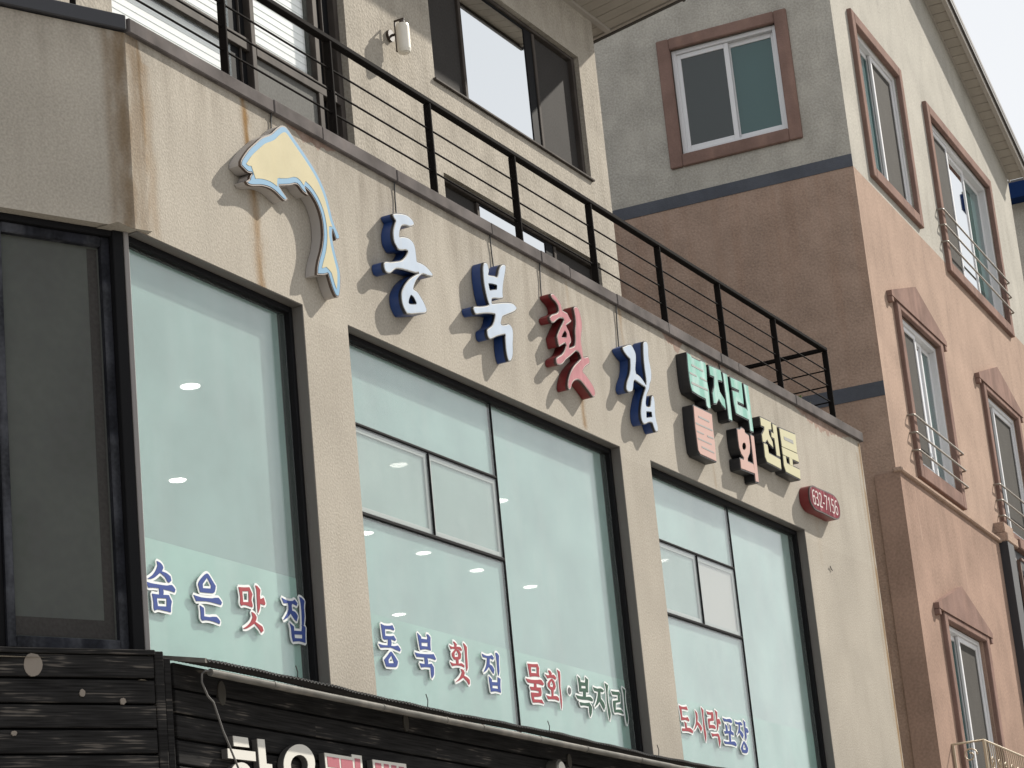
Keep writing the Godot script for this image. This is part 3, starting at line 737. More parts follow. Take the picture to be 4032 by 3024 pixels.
# a cut-out window letter: coloured strokes on a white backing, standing a little off the film
func window_letter(key: String, label: String, colour: String) -> void:
	var g: Dictionary = GLYPHS[key]
	var z0 := -0.1065
	var t := thing("window_letter", label, "window letter", Vector3(g.at.x, g.at.y, z0), 0.0)
	var w := Mb.new()
	var f := Mb.new()
	var k := 0
	for s in g.shapes:
		var outer := smooth(ccw(loop_of(s[0])), 0.7, 2)
		var holes := []
		var small := []
		for j in range(1, s.size()):
			holes.append(smooth(loop_of(s[j]), 0.7, 2))
			small.append_array(grown(holes[-1].duplicate(), -0.012))
		for q in grown(outer, 0.013):
			w.prism(q, small, 0.0, 0.0045 + 0.0004 * k, true)
		for q in grown(outer, 0.0):
			f.prism(q, holes, 0.004, 0.0068 + 0.0004 * k)
		k += 1
	obj("backing", w, M["decal_white"], t)
	obj("strokes", f, M[colour], t)

func board_letter(key: String, label: String, face: String, marks := "") -> void:
	var g: Dictionary = GLYPHS[key]
	var t := thing("board_sign_letter", label, "sign letter", Vector3(g.at.x, g.at.y, 0.0))
	var body := Mb.new()
	var f := Mb.new()
	var k := 0
	for s in g.shapes:
		var outer := ccw(loop_of(s[0]))
		var holes := []
		for j in range(1, s.size()):
			holes.append(loop_of(s[j]))
		var z := 0.095 - 0.0008 * k
		body.prism(outer, holes, 0.057, z - 0.004)
		f.prism(outer, holes, z - 0.004, z)
		k += 1
	obj("letter_side", body, M["sign_grey_side"], t)
	obj("face", f, M[face], t)
	if marks != "":
		var mk := Mb.new()
		for s in g.marks:
			mk.prism(ccw(loop_of(s[0])), [], 0.0945, 0.0965)
		obj("strokes", mk, M[marks], t)

# ---------------------------------------------------------------- windows
# a sliding window with its sashes; sashes: [x0, x1, kind of pane, how far back]
func slider(parent: Node3D, x0: float, x1: float, y0: float, y1: float, z: float, sashes: Array, fm := "white_frame", fw := 0.045, sw := 0.05) -> MeshInstance3D:
	var w := obj("window", Mb.new().frame(x0, x1, y0, y1, z - 0.11, z, fw, fw, fw, fw), M[fm], parent)
	for s in sashes:
		var a: float = s[0]
		var b: float = s[1]
		var zz: float = z - s[3]
		obj("sash", Mb.new().frame(a, b, y0 + fw, y1 - fw, zz - 0.028, zz, sw, sw, sw, sw), M[fm], w)
		obj("insect_screen" if s[2] in ["screen_mesh", "dark_screen"] else "pane", bx(a + sw, y0 + fw + sw, zz - 0.02, b - sw, y1 - fw - sw, zz - 0.012, 0.0), M[s[2]], w)
	# the dark of the room behind
	obj("room_behind", bx(x0 + 0.01, y0 + 0.01, z - 0.45, x1 - 0.01, y1 - 0.01, z - 0.42, 0.0), M["room_dark"], w)
	return w

func guard_rods(parent: Node3D, x0: float, x1: float, ys: Array, zw: float, out: float) -> void:
	for y in ys:
		var b := Mb.new()
		b.tube([Vector3(x0, y, zw), Vector3(x0, y, zw + out - 0.03), Vector3(x0 + 0.008, y, zw + out - 0.008), Vector3(x0 + 0.03, y, zw + out), Vector3(x1 - 0.03, y, zw + out), Vector3(x1 - 0.008, y, zw + out - 0.008), Vector3(x1, y, zw + out - 0.03), Vector3(x1, y, zw)], 0.0105, 10)
		obj("guard_rod", b, M["steel"], parent)

# one light of the restaurant's tinted glazing with the film behind it
func film_pane(parent: Node3D, x0: float, x1: float, y0: float, y1: float, kind := "mint_film", rim := 0.0, right_gap := 0.0, band := 0.0) -> void:
	obj("pane", bx(x0, y0, -0.112, x1, y1, -0.107, 0.001), M["clear_glass"], parent)
	var a := x0 + 0.004
	var b := x1 - 0.004 - right_gap
	var c := y0 + 0.004
	if band > y0:
		obj("frosted_film", bx(a, c, -0.1235, b, band, -0.1225, 0.0), M["frosted_mint_film"], parent)
		c = band
	obj("film", bx(a + rim, c + rim, -0.1255, b - rim, y1 - 0.004 - rim, -0.1245, 0.0), M[kind], parent)
	if rim > 0.0:
		obj("sash_rim", Mb.new().frame(x0 + 0.006, x1 - 0.006, y0 + 0.006, y1 - 0.006, -0.123, -0.1135, rim, rim, rim, rim, 0.002), M["sash_rim"], parent)

# ---------------------------------------------------------------- scene
func _ready() -> void:
	var cam := Camera3D.new()
	cam.name = "camera"
	add_child(cam)
	cam.transform = Transform3D(Basis(Vector3(0.46235208, -0.09321471, 0.88178318), Vector3(-0.21181457, 0.95405747, 0.21191729), Vector3(-0.86102563, -0.28475492, 0.42136622)), Vector3(0, 1.6, 7.0))
	cam.fov = 17.0414
	cam.near = 0.1
	cam.far = 2000.0
	cam.current = true
	var env := Environment.new()
	env.background_mode = Environment.BG_SKY
	var sm := ProceduralSkyMaterial.new()
	sm.sky_top_color = lin(0.30, 0.325, 0.36)
	sm.sky_horizon_color = lin(0.49, 0.497, 0.507)
	sm.sky_curve = 1.0
	sm.ground_horizon_color = lin(0.30, 0.29, 0.28)
	sm.ground_bottom_color = lin(0.16, 0.155, 0.15)
	sm.sun_angle_max = 12.0
	var sky := Sky.new()
	sky.sky_material = sm
	env.sky = sky
	env.tonemap_mode = Environment.TONE_MAPPER_LINEAR
	env.tonemap_exposure = 2.02
	env.sdfgi_enabled = true
	env.ssao_enabled = true
	env.ssil_enabled = true
	var we := WorldEnvironment.new()
	we.name = "world_environment"
	we.environment = env
	add_child(we)
	var sun := DirectionalLight3D.new()
	sun.name = "sun"
	sun.light_energy = 1.2
	sun.light_color = Color(1.0, 0.975, 0.93)
	sun.light_angular_distance = 0.8
	sun.shadow_enabled = true
	add_child(sun)
	var to_sun := Vector3(0.7278, 0.6060, 0.3210)
	sun.look_at_from_position(to_sun * 50.0, Vector3.ZERO, Vector3.UP)

	make_materials()
	plain("sash_rim", Color(0.34, 0.37, 0.345), 0.4)
	plain("terrace_paint", Color(0.07, 0.075, 0.066), 0.7)
	plain("strip_metal", Color(0.20, 0.185, 0.178), 0.5)
	plain("cove_white", Color(0.85, 0.86, 0.84), 0.6)
	plain("jamb_metal", Color(0.115, 0.105, 0.096), 0.5)
	build_ground()
	build_restaurant()
	build_apartment()
	build_neighbour()
	build_railing()
	build_cladding()
	build_signs()
	build_window_letters()
	build_small_things()

func build_ground() -> void:
	var g := obj("ground", bx(-400, -0.5, -400, 400, -0.004, 400, 0.0), M["street_earth"])
	g.set_meta("kind", "structure")
	var r := obj("road", bx(-400, -0.3, 3.0, 400, 0.0, 11.0, 0.0), M["asphalt"])
	r.set_meta("kind", "structure")
	var p := obj("pavement", bx(-60, -0.3, 0.0, 120, 0.13, 2.99, 0.01), M["paving"])
	p.set_meta("kind", "structure")
	var k := obj("road_marking", bx(-300, -0.2, 6.95, 300, 0.004, 7.05, 0.0), M["line_paint"])
	k.set_meta("kind", "structure")

func build_restaurant() -> void:
	var t := thing("restaurant_building", "cream plastered restaurant building with tall mint windows, a sign wall and roof terrace", "building")
	# sign wall with its three openings
	var w1 := Rect2(10.0, 3.9, 1.745, 2.33)
	var w2 := Rect2(12.23, 3.9, 3.69, 2.33)
	var w3 := Rect2(16.43, 3.9, 3.05, 2.33)
	obj("sign_wall", Mb.new().wall(Rect2(10.15, 3.4, 11.05, 3.92), 0.0, [w1, w2, w3], 0.16, 0.16), M["sign_wall"], t)
	obj("lower_wall", bx(10.15, 0.0, -0.16, 21.2, 3.4, 0.0, 0.0), M["upper_plaster"], t)
	# the chamfered corner, in its own frame: local x runs from the corner back along the wall
	var ch := Node3D.new()
	ch.name = "corner_wall"
	ch.position = Vector3(10.15, 0, 0)
	ch.rotation.y = -deg_to_rad(24.58)
	t.add_child(ch)
	obj("plaster", Mb.new().wall(Rect2(-3.2, 4.0, 3.2, 3.32), 0.0, [Rect2(-2.6, 3.9, 2.7, 2.335)], 0.16, 0.16), M["sign_wall_turned"] if M.has("sign_wall_turned") else corner_material(), ch)
	obj("frame", Mb.new().frame(-0.755, -0.105, 4.06, 6.2, -0.15, -0.085, 0.045, 0.05, 0.06, 0.055, 0.006), M["old_frame"], ch)
	obj("frame", Mb.new().frame(-1.5, -0.80, 4.06, 6.2, -0.15, -0.085, 0.045, 0.05, 0.06, 0.055, 0.006), M["old_frame"], ch)
	obj("frame_head", bx(-2.6, 6.2, -0.16, -0.02, 6.234, -0.06), M["black_frame"], ch)
	obj("frame_foot", bx(-2.6, 4.0, -0.16, -0.02, 4.06, -0.07), M["black_frame"], ch)
	obj("frame_gap", bx(-0.80, 4.06, -0.16, -0.755, 6.2, -0.11), M["black_frame"], ch)
	obj("pane", bx(-0.71, 4.12, -0.13, -0.155, 6.145, -0.12, 0.0), M["tinted_pane"], ch)
	obj("pane", bx(-1.455, 4.12, -0.13, -0.85, 6.145, -0.12, 0.0), M["tinted_pane"], ch)
	obj("room_liner", Mb.new().frame(-0.70, -0.165, 4.13, 6.135, -0.119, -0.1185, 0.0, 0.055, 0.09, 0.0, 0.0), M["dark_screen"], ch)
	obj("corner_post", bx(-0.105, 4.0, -0.17, -0.045, 6.232, -0.05), M["black_frame"], ch)
	obj("post_strip", bx(-0.042, 4.0, -0.13, -0.014, 6.232, -0.046), M["strip_metal"], ch)
	# glazing of the sign wall
	for r in [w1, w2, w3]:
		var xa := maxf(r.position.x, 10.17)
		var xb: float = r.end.x
		var f := Mb.new()
		f.box(Vector3(xb - 0.03, 3.95, -0.16), Vector3(xb - 0.001, 6.228, -0.07), 0.004)
		f.box(Vector3(xa, 6.19, -0.16), Vector3(xb - 0.03, 6.228, -0.07), 0.004)
		if xa > 11.0:
			f.box(Vector3(xa + 0.001, 3.95, -0.16), Vector3(xa + 0.03, 6.19, -0.07), 0.004)
		f.box(Vector3(xa, 3.9, -0.16), Vector3(xb - 0.001, 3.95, -0.05), 0.004)
		var win := obj("window", f, M["black_frame"], t)
		var lining := Mb.new()
		lining.box(Vector3(xb - 0.005, 3.95, -0.069), Vector3(xb - 0.001, 6.224, -0.003), 0.001)
		lining.box(Vector3(xa, 6.2245, -0.069), Vector3(xb - 0.001, 6.2285, -0.003), 0.001)
		obj("jamb_lining", lining, M["jamb_metal"], win)
		if xa < 11.0:
			film_pane(win, 10.125, xb - 0.034, 3.95, 6.19, "mint_film_thin", 0.0, 0.045, 4.665)
		elif xa < 14.0:
			film_pane(win, xa + 0.034, 14.155, 5.705, 6.19)
			film_pane(win, xa + 0.034, 13.258, 5.168, 5.683, "sash_film", 0.028)
			film_pane(win, 13.276, 14.155, 5.168, 5.683, "sash_film", 0.028)
			film_pane(win, xa + 0.034, 14.155, 3.95, 5.142, "mint_film", 0.0, 0.0, 4.58)
			film_pane(win, 14.172, xb - 0.034, 3.95, 6.19, "mint_film", 0.0, 0.045, 4.58)
			obj("mullion", bx(14.156, 3.95, -0.15, 14.171, 6.19, -0.1), M["black_frame"], win)
			obj("transom", bx(xa + 0.03, 5.685, -0.15, 14.155, 5.703, -0.098), M["black_frame"], win)
			obj("transom", bx(xa + 0.03, 5.144, -0.15, 14.155, 5.166, -0.095), M["black_frame"], win)
			obj("mullion", bx(13.26, 5.167, -0.15, 13.274, 5.684, -0.099), M["black_frame"], win)
		else:
			film_pane(win, xa + 0.034, 18.068, 5.712, 6.19, "mint_film_dense")
			film_pane(win, xa + 0.034, 17.335, 5.168, 5.69, "sash_film", 0.028)
			film_pane(win, 17.353, 18.068, 5.168, 5.69, "pale_film", 0.028)
			film_pane(win, xa + 0.034, 18.068, 3.95, 5.142, "mint_film_dense", 0.0, 0.0, 4.555)
			film_pane(win, 18.085, xb - 0.034, 3.95, 6.19, "mint_film_dense", 0.0, 0.045, 4.555)
			obj("mullion", bx(18.069, 3.95, -0.15, 18.084, 6.19, -0.1), M["black_frame"], win)
			obj("transom", bx(xa + 0.03, 5.692, -0.15, 18.068, 5.71, -0.098), M["black_frame"], win)
			obj("transom", bx(xa + 0.03, 5.144, -0.15, 18.068, 5.166, -0.095), M["black_frame"], win)
			obj("mullion", bx(17.337, 5.167, -0.15, 17.351, 5.691, -0.099), M["black_frame"], win)
	# the dining room behind the glass
	var storey := func(y0: float, y1: float, back: float) -> Mb:   # a slab that follows the chamfered corner
		var m := bx(10.15, y0, back, 20.99, y1, -0.17, 0.0)
		return m.hexa([Vector3(7.3, y0, back), Vector3(10.15, y0, back), Vector3(10.15, y0, -0.19), Vector3(7.3, y0, -1.50), Vector3(7.3, y1, back), Vector3(10.15, y1, back), Vector3(10.15, y1, -0.19), Vector3(7.3, y1, -1.50)])
	obj("ceiling", storey.call(6.3, 6.5, -6.99), M["ceiling_paint"], t)
	var joints := Mb.new()
	for k in 10:
		joints.box(Vector3(10.2, 6.294, -0.55 - 0.62 * k), Vector3(20.9, 6.2995, -0.525 - 0.62 * k), 0.0)
	for k in 18:
		joints.box(Vector3(10.45 + 0.6 * k, 6.2945, -6.5), Vector3(10.475 + 0.6 * k, 6.2993, -0.25), 0.0)
	obj("ceiling_joints", joints, M["room_dark"], t).set_meta("kind", "stuff")
	obj("dining_floor", storey.call(3.41, 3.6, -6.99), M["room_paint"], t)
	obj("back_wall", bx(7.0, 0.0, -9.0, 21.2, 7.2, -7.0, 0.0), M["room_paint"], t)
	obj("end_wall", bx(21.0, 0.0, -7.0, 21.2, 7.2, -0.161, 0.0), M["upper_plaster"], t)
	obj("side_wall", bx(7.0, 0.0, -7.0, 7.24, 7.2, -1.4, 0.0), M["upper_plaster"], t)
	obj("ceiling_cove", bx(10.4, 6.2, -1.10, 20.9, 6.3, -1.05), M["cove_white"], t)
	obj("ceiling_cove", bx(10.4, 6.0, -4.9, 20.9, 6.3, -4.7), M["ceiling_paint"], t)
	# terrace slab and the coping in lengths
	obj("terrace_floor", storey.call(6.9, 7.15, -6.99), M["terrace_paint"], t)
	var cuts := [10.152, 11.542, 12.065, 12.93, 14.168, 14.888, 15.325, 16.093, 17.0, 18.001, 18.354, 19.6, 21.225]
	for i in cuts.size() - 1:
		obj("coping_panel", bx(cuts[i] + 0.003, 7.318, -0.19, cuts[i + 1] - 0.003, 7.402 + 0.003 * (i % 3), 0.030 + 0.002 * (i % 2), 0.006), M["coping_metal"], t)
	obj("coping_panel", bx(-3.2, 7.325, -0.19, -0.004, 7.41, 0.03, 0.006), M["dark_coping"], ch)
	# set-back upper storey
	var door := Rect2(11.4824, 7.2, 2.7953, 2.392)
	var big := Rect2(15.5576, 9.1925, 2.6541, 1.1059)
	var small := Rect2(15.5576, 7.6, 2.6447, 0.8518)
	obj("upper_wall", Mb.new().wall(Rect2(7.1529, 7.0, 11.4165, 3.79), -1.0, [door, big, small], 0.14, 0.2), M["upper_plaster"], t)
	obj("upper_end_wall", bx(18.3812, 7.0, -7.5, 18.5694, 10.7294, -1.2100, 0.0), M["upper_plaster"], t)
	# glazed terrace door with blinds
	var df := Mb.new()
	df.frame(11.4918, 14.2729, 7.2, 9.5906, -1.1300, -1.0500, 0.05, 0.055, 0.05, 0.05)
	df.box(Vector3(13.9294, 7.25, -1.1300), Vector3(13.9859, 9.5435, -1.0520), 0.004)
	df.box(Vector3(13.1106, 7.25, -1.1300), Vector3(13.1624, 9.5435, -1.0520), 0.004)
	var dr := obj("terrace_door", df, M["frame_metal"], t)
	obj("mid_rail", bx(11.5388, 8.5694, -1.1200, 13.9294, 8.6588, -1.0700), M["frame_metal"], dr)
	obj("mid_rail_shelf", bx(13.1624, 8.5506, -1.1200, 14.2212, 8.6353, -1.0500), M["frame_metal"], dr)
	obj("jamb_pocket", bx(13.9859, 7.25, -1.1300, 14.2212, 9.5435, -1.1000), M["black_frame"], dr)
	obj("jamb_pocket", bx(12.9129, 7.25, -1.1300, 13.1106, 9.5435, -1.1000), M["black_frame"], dr)
	obj("jamb_bead", bx(14.0894, 7.25, -1.1000, 14.1035, 9.5435, -1.0750), M["frame_metal"], dr)
	obj("jamb_bead", bx(13.0165, 7.25, -1.1000, 13.0259, 9.5435, -1.0800), M["frame_metal"], dr)
	for r in [[11.5388, 12.9129, 8.6588, 9.5435], [13.1624, 13.9294, 8.6588, 9.5435], [11.5388, 12.9129, 7.25, 8.5694]]:
		obj("pane", bx(r[0], r[2], -1.1000, r[1], r[3], -1.0950, 0.0), M["clear_glass"], dr)
		var bl := Mb.new()
		var n := int((r[3] - r[2]) / 0.05)
		for k in n:
			var y: float = r[2] + (k + 0.5) * (r[3] - r[2]) / n
			bl.box(Vector3(r[0] + 0.01, y - 0.0235, -1.1320), Vector3(r[1] - 0.01, y + 0.0235, -1.1240), 0.003)
		bl.box(Vector3(r[0], r[2], -1.1600), Vector3(r[1], r[3], -1.1325), 0.0)
		var blind := obj("blind", bl, M["blind"], dr)
		blind.set_meta("kind", "stuff")
	obj("door_screen", bx(13.1624, 7.25, -1.1000, 13.9294, 8.5506, -1.0750, 0.0), M["door_screen"], dr)
	# the two windows of the set-back wall
	for r in [big, small]:
		var y0: float = r.position.y
		var y1: float = r.end.y
		var w := Mb.new()
		w.frame(15.5624, 18.2071, y0 + 0.003, y1 - 0.003, -1.1400, -1.0400, 0.045, 0.05, 0.03, 0.03)
		var win := obj("window", w, M["frame_metal"], t)
		obj("insect_screen", bx(15.6047, y0 + 0.033, -1.0900, 16.1694, y1 - 0.043, -1.0800, 0.0), M["dark_screen"], win)
		obj("insect_screen", bx(17.4682, y0 + 0.033, -1.0900, 18.1553, y1 - 0.043, -1.0800, 0.0), M["dark_screen"], win)
		obj("sash", Mb.new().frame(16.1694, 17.4682, y0 + 0.033, y1 - 0.033, -1.1100, -1.0600, 0.035, 0.16, 0.02, 0.02), M["black_frame"], win)
		obj("pane", bx(16.2024, y0 + 0.053, -1.0750, 17.3176, y1 - 0.052, -1.0670, 0.0), M["mirror_glass"], win)
		obj("sash_stile", bx(16.1600, y0 + 0.033, -1.1000, 16.2024, y1 - 0.043, -1.0550), M["frame_metal"], win)
		obj("sash_stile", bx(17.4400, y0 + 0.033, -1.1000, 17.4824, y1 - 0.043, -1.0500), M["frame_metal"], win)
		obj("drip_sill", bx(15.5294, y0 - 0.018, -1.1000, 18.2306, y0 + 0.002, -0.9750), M["frame_metal"], win)
	# the roof: a soffit of boards that rises towards the street, trims and fascia
	var slope := 0.17
	var zr := -2.1
	var zf := -0.291
	var y_at := func(z: float) -> float: return 10.7793 + slope * (z + 1.0)
	var xb := 18.8800
	var i := 0
	while xb > 9.0:
		var xa := xb - 0.143
		obj("soffit_board", Mb.new().hexa([Vector3(xa, y_at.call(zr), zr), Vector3(xb - 0.008, y_at.call(zr), zr), Vector3(xb - 0.008, y_at.call(zf), zf), Vector3(xa, y_at.call(zf), zf), Vector3(xa, y_at.call(zr) + 0.02, zr), Vector3(xb - 0.008, y_at.call(zr) + 0.02, zr), Vector3(xb - 0.008, y_at.call(zf) + 0.02, zf), Vector3(xa, y_at.call(zf) + 0.02, zf)]), M["soffit_board"], t)
		xb -= 0.143
		i += 1
	var slab := func(x0: float, x1: float, za: float, zb2: float, lo: float, hi: float) -> Mb:
		return Mb.new().hexa([Vector3(x0, y_at.call(za) + lo, za), Vector3(x1, y_at.call(za) + lo, za), Vector3(x1, y_at.call(zb2) + lo, zb2), Vector3(x0, y_at.call(zb2) + lo, zb2), Vector3(x0, y_at.call(za) + hi, za), Vector3(x1, y_at.call(za) + hi, za), Vector3(x1, y_at.call(zb2) + hi, zb2), Vector3(x0, y_at.call(zb2) + hi, zb2)])
	obj("roof", slab.call(8.8, 18.9553, -7.6, zf, 0.024, 0.16), M["roof_metal"], t)
	obj("rake_trim", slab.call(18.8819, 18.9176, -7.6, zf, -0.012, 0.022), M["soffit_trim"], t)
	obj("rake_edge", slab.call(18.9195, 18.9553, -7.6, zf, -0.02, 0.022), M["dark_trim"], t)
	obj("wall_trim", slab.call(8.9, 18.8800, -1.0000, -0.9600, -0.03, -0.002), M["soffit_trim"], t)
	obj("fascia", slab.call(8.8, 18.9600, zf + 0.001, zf + 0.03, -0.03, 0.18), M["dark_trim"], t)

func corner_material() -> StandardMaterial3D:
	# the same sheet of plaster turned round the corner, so that the rust meets at the edge
	var m: StandardMaterial3D = M["sign_wall"].duplicate()
	m.resource_name = "corner_plaster"
	m.uv1_offset = Vector3((10.15 - 9.2) / 12.0, 7.4 / 4.0, 0.0)
	m.uv1_scale = Vector3(1.0 / 12.0, 1.0 / 4.0, 1.0)
	M["sign_wall_turned"] = m
	return m

func build_apartment() -> void:
	var t := thing("apartment_building", "orange and cream apartment house with brown window surrounds and steel guard rods", "building", Vector3(22.052, 0, 0.028), deg_to_rad(3.7205))
	# local x runs along the sunny front from the corner, local z out of it
	var wa := Rect2(0.74, 10.43, 1.62, 1.55)
	var wb := Rect2(3.59, 10.25, 2.74, 1.73)
	var wc := Rect2(0.93, 7.46, 1.51, 1.55)
	var wd := Rect2(4.39, 7.46, 1.51, 1.55)
	var we := Rect2(0.86, 4.0, 1.47, 1.94)
	var slope := 0.3232
	var eave := func(x: float) -> float: return 13.672 - slope * (x - 4.385)
	# front wall: orange up to 10.22, cream above, its top cut along the rake
	obj("lower_front_wall", Mb.new().wall(Rect2(-0.03, 0.0, 3.86, 7.2), 0.04, [we], 0.14, 0.24), M["orange_lower"], t)
	obj("front_wall", Mb.new().wall(Rect2(0.002, 7.2, 7.798, 3.02), 0.0, [wc, wd], 0.14, 0.2), M["orange_front"], t)
	obj("upper_front_wall", Mb.new().wall(Rect2(0.002, 10.22, 7.798, 2.2), 0.0, [wa, wb], 0.14, 0.2), M["cream_front"], t)
	obj("gable_wall", Mb.new().prism(PackedVector2Array([Vector2(0.002, 12.42), Vector2(7.8, 12.42), Vector2(7.8, eave.call(7.8)), Vector2(0.002, eave.call(0.0))]), [], -0.2, 0.0, true), M["cream_front"], t)
	# shaded flank, local -x side
	# in flank coordinates x runs out towards the street (0 at the corner), z out of the flank
	var before := t.get_child_count()
	var wf := Rect2(-1.69, 10.735, 1.13, 1.135)
	obj("upper_flank_wall", Mb.new().wall(Rect2(-9.0, 10.345, 8.998, 4.7), 0.0, [wf], 0.12, 0.2), M["cream_plaster"], t)
	obj("flank_wall", bx(-9.0, 8.08, -0.2, -0.002, 10.22, 0.0, 0.0), M["orange_plaster"], t)
	obj("lower_flank_wall", bx(-9.0, 0.0, -0.2, -0.002, 7.94, 0.0, 0.0), M["orange_plaster"], t)
	obj("paint_band", bx(-9.0, 10.22, -0.19, -0.001, 10.345, 0.006, 0.0), M["band_paint"], t)
	obj("paint_band", bx(-9.0, 7.94, -0.19, -0.001, 8.08, 0.006, 0.0), M["band_paint"], t)
	obj("window_surround", Mb.new().frame(-1.805, -0.445, 10.617, 11.98, -0.02, 0.032, 0.13, 0.13, 0.13, 0.12, 0.01), M["brown_moulding"], t)
	slider(t, -1.675, -0.575, 10.747, 11.86, -0.03, [[-1.64, -1.09, "smoked_glass", 0.02], [-1.13, -0.61, "teal_glass", 0.055]])
	for k in range(before, t.get_child_count()):
		t.get_child(k).rotation.y = -PI / 2
	# back and far end
	obj("end_wall", bx(7.6, 0.0, -9.0, 7.8, 12.4, -0.201, 0.0), M["cream_plaster"], t)
	obj("back_wall", bx(0.0, 0.0, -9.2, 7.8, 12.4, -9.0, 0.0), M["cream_plaster"], t)
	# string course over the thicker lower storey
	obj("string_course", bx(-0.05, 7.19, -0.02, 3.86, 7.235, 0.075, 0.012), M["orange_plaster"], t)
	# surrounds of the plain windows
	obj("window_surround", Mb.new().frame(0.62, 2.48, 10.31, 12.1, -0.02, 0.047, 0.12, 0.12, 0.12, 0.12, 0.008), M["brown_moulding"], t)
	obj("window_surround", Mb.new().frame(3.47, 6.45, 10.13, 12.1, -0.02, 0.047, 0.12, 0.12, 0.12, 0.12, 0.008), M["brown_moulding"], t)
	# pedimented surrounds
	for s in [[0.0, 9.05, 7.31, 0.0], [3.46, 9.05, 7.31, 0.0], [-0.07, 5.97, 3.9, 0.04]]:
		var dx: float = s[0]
		var yp: float = s[1]
		var z: float = s[3]
		obj("window_surround", Mb.new().frame(0.81 + dx, 2.56 + dx, s[2], yp + 0.02, z - 0.02, z + 0.042, 0.12, 0.12, 0.15, 0.06, 0.008), M["brown_moulding"], t)
		obj("pediment", Mb.new().prism(PackedVector2Array([Vector2(0.6 + dx, yp + 0.021), Vector2(2.68 + dx, yp + 0.021), Vector2(2.68 + dx, yp + 0.075), Vector2(1.63 + dx, yp + 0.385), Vector2(0.6 + dx, yp + 0.075)]), [], z - 0.01, z + 0.055, true), M["brown_moulding"], t)
		for e in [[0.605, 0.67], [2.61, 2.675]]:
			obj("pediment_foot", bx(e[0] + dx, yp - 0.035, z - 0.01, e[1] + dx, yp + 0.02, z + 0.05), M["brown_moulding"], t)
	slider(t, 0.74, 2.36, 10.43, 11.98, -0.02, [[0.79, 1.56, "teal_glass", 0.055], [1.5, 2.31, "screen_mesh", 0.02]])
	slider(t, 3.59, 6.33, 10.25, 11.98, -0.02, [[3.63, 4.56, "screen_mesh", 0.015], [4.5, 5.45, "mirror_glass", 0.05], [5.4, 6.29, "teal_glass", 0.075]])
	slider(t, 0.93, 2.44, 7.46, 9.0, -0.02, [[0.97, 1.70, "screen_mesh", 0.02], [1.64, 2.02, "mirror_glass", 0.05], [2.0, 2.40, "teal_glass", 0.065]])
	slider(t, 4.39, 5.90, 7.46, 9.0, -0.02, [[4.43, 5.0, "teal_glass", 0.055], [4.95, 5.86, "screen_mesh", 0.02]])
	slider(t, 0.86, 2.33, 4.0, 5.93, 0.01, [[0.9, 1.60, "teal_glass", 0.055], [1.54, 2.29, "screen_mesh", 0.02]])
	guard_rods(t, 0.72, 2.63, [7.90, 7.725, 7.55], 0.0, 0.07)
	guard_rods(t, 4.18, 6.09, [7.90, 7.725, 7.55], 0.0, 0.07)
	guard_rods(t, 3.40, 6.50, [10.81, 10.63, 10.44], 0.0, 0.07)
	# eave: boards across the slope, trims, fascia, gutter and roof
	var x := 0.1
	while x < 7.78:
		var xe := x + 0.142
		obj("soffit_board", Mb.new().hexa([Vector3(x, eave.call(x), 0.005), Vector3(xe, eave.call(xe), 0.005), Vector3(xe, eave.call(xe), 0.205), Vector3(x, eave.call(x), 0.205), Vector3(x, eave.call(x) + 0.02, 0.005), Vector3(xe, eave.call(xe) + 0.02, 0.005), Vector3(xe, eave.call(xe) + 0.02, 0.205), Vector3(x, eave.call(x) + 0.02, 0.205)]), M["soffit_board"], t)
		x += 0.152
	var raked := func(z0: float, z1: float, lo: float, hi: float) -> Mb:
		var a: float = eave.call(-0.2)
		var b: float = eave.call(7.86)
		return Mb.new().hexa([Vector3(-0.2, a + lo, z0), Vector3(7.86, b + lo, z0), Vector3(7.86, b + lo, z1), Vector3(-0.2, a + lo, z1), Vector3(-0.2, a + hi, z0), Vector3(7.86, b + hi, z0), Vector3(7.86, b + hi, z1), Vector3(-0.2, a + hi, z1)])
	obj("eave_trim", raked.call(0.002, 0.022, -0.012, -0.002), M["soffit_trim"], t)
	obj("fascia_trim", raked.call(0.19, 0.215, -0.025, -0.001), M["soffit_trim"], t)
	obj("fascia", raked.call(0.216, 0.24, -0.02, 0.11), M["soffit_trim"], t)
	obj("drip_edge", raked.call(0.241, 0.268, 0.05, 0.10), M["dark_trim"], t)
	obj("roof", raked.call(-9.3, 0.27, 0.112, 0.17), M["roof_metal"], t)
	# dark shop front on the ground floor side, with its column and sill blocks
	obj("dark_column", bx(3.835, 0.0, -0.2, 4.12, 7.2, 0.13), M["column_black"], t)
	obj("shop_front", bx(4.121, 0.0, -0.2, 7.8, 7.2, 0.09), M["column_black"], t)
	obj("sill_block", bx(3.84, 7.201, -0.02, 4.33, 7.30, 0.14, 0.01), M["orange_plaster"], t)
	obj("sill_block", bx(3.86, 7.30, -0.02, 4.28, 7.42, 0.115, 0.01), M["orange_plaster"], t)
	obj("sill_block", bx(4.34, 7.201, -0.02, 7.8, 7.31, 0.16, 0.01), M["brown_moulding"], t)
	obj("poster", bx(4.13, 6.86, 0.091, 4.33, 7.17, 0.095, 0.0), M["poster_grey"], t)
	obj("poster", bx(4.16, 6.68, 0.091, 4.29, 6.78, 0.094, 0.0), M["poster_grey"], t)

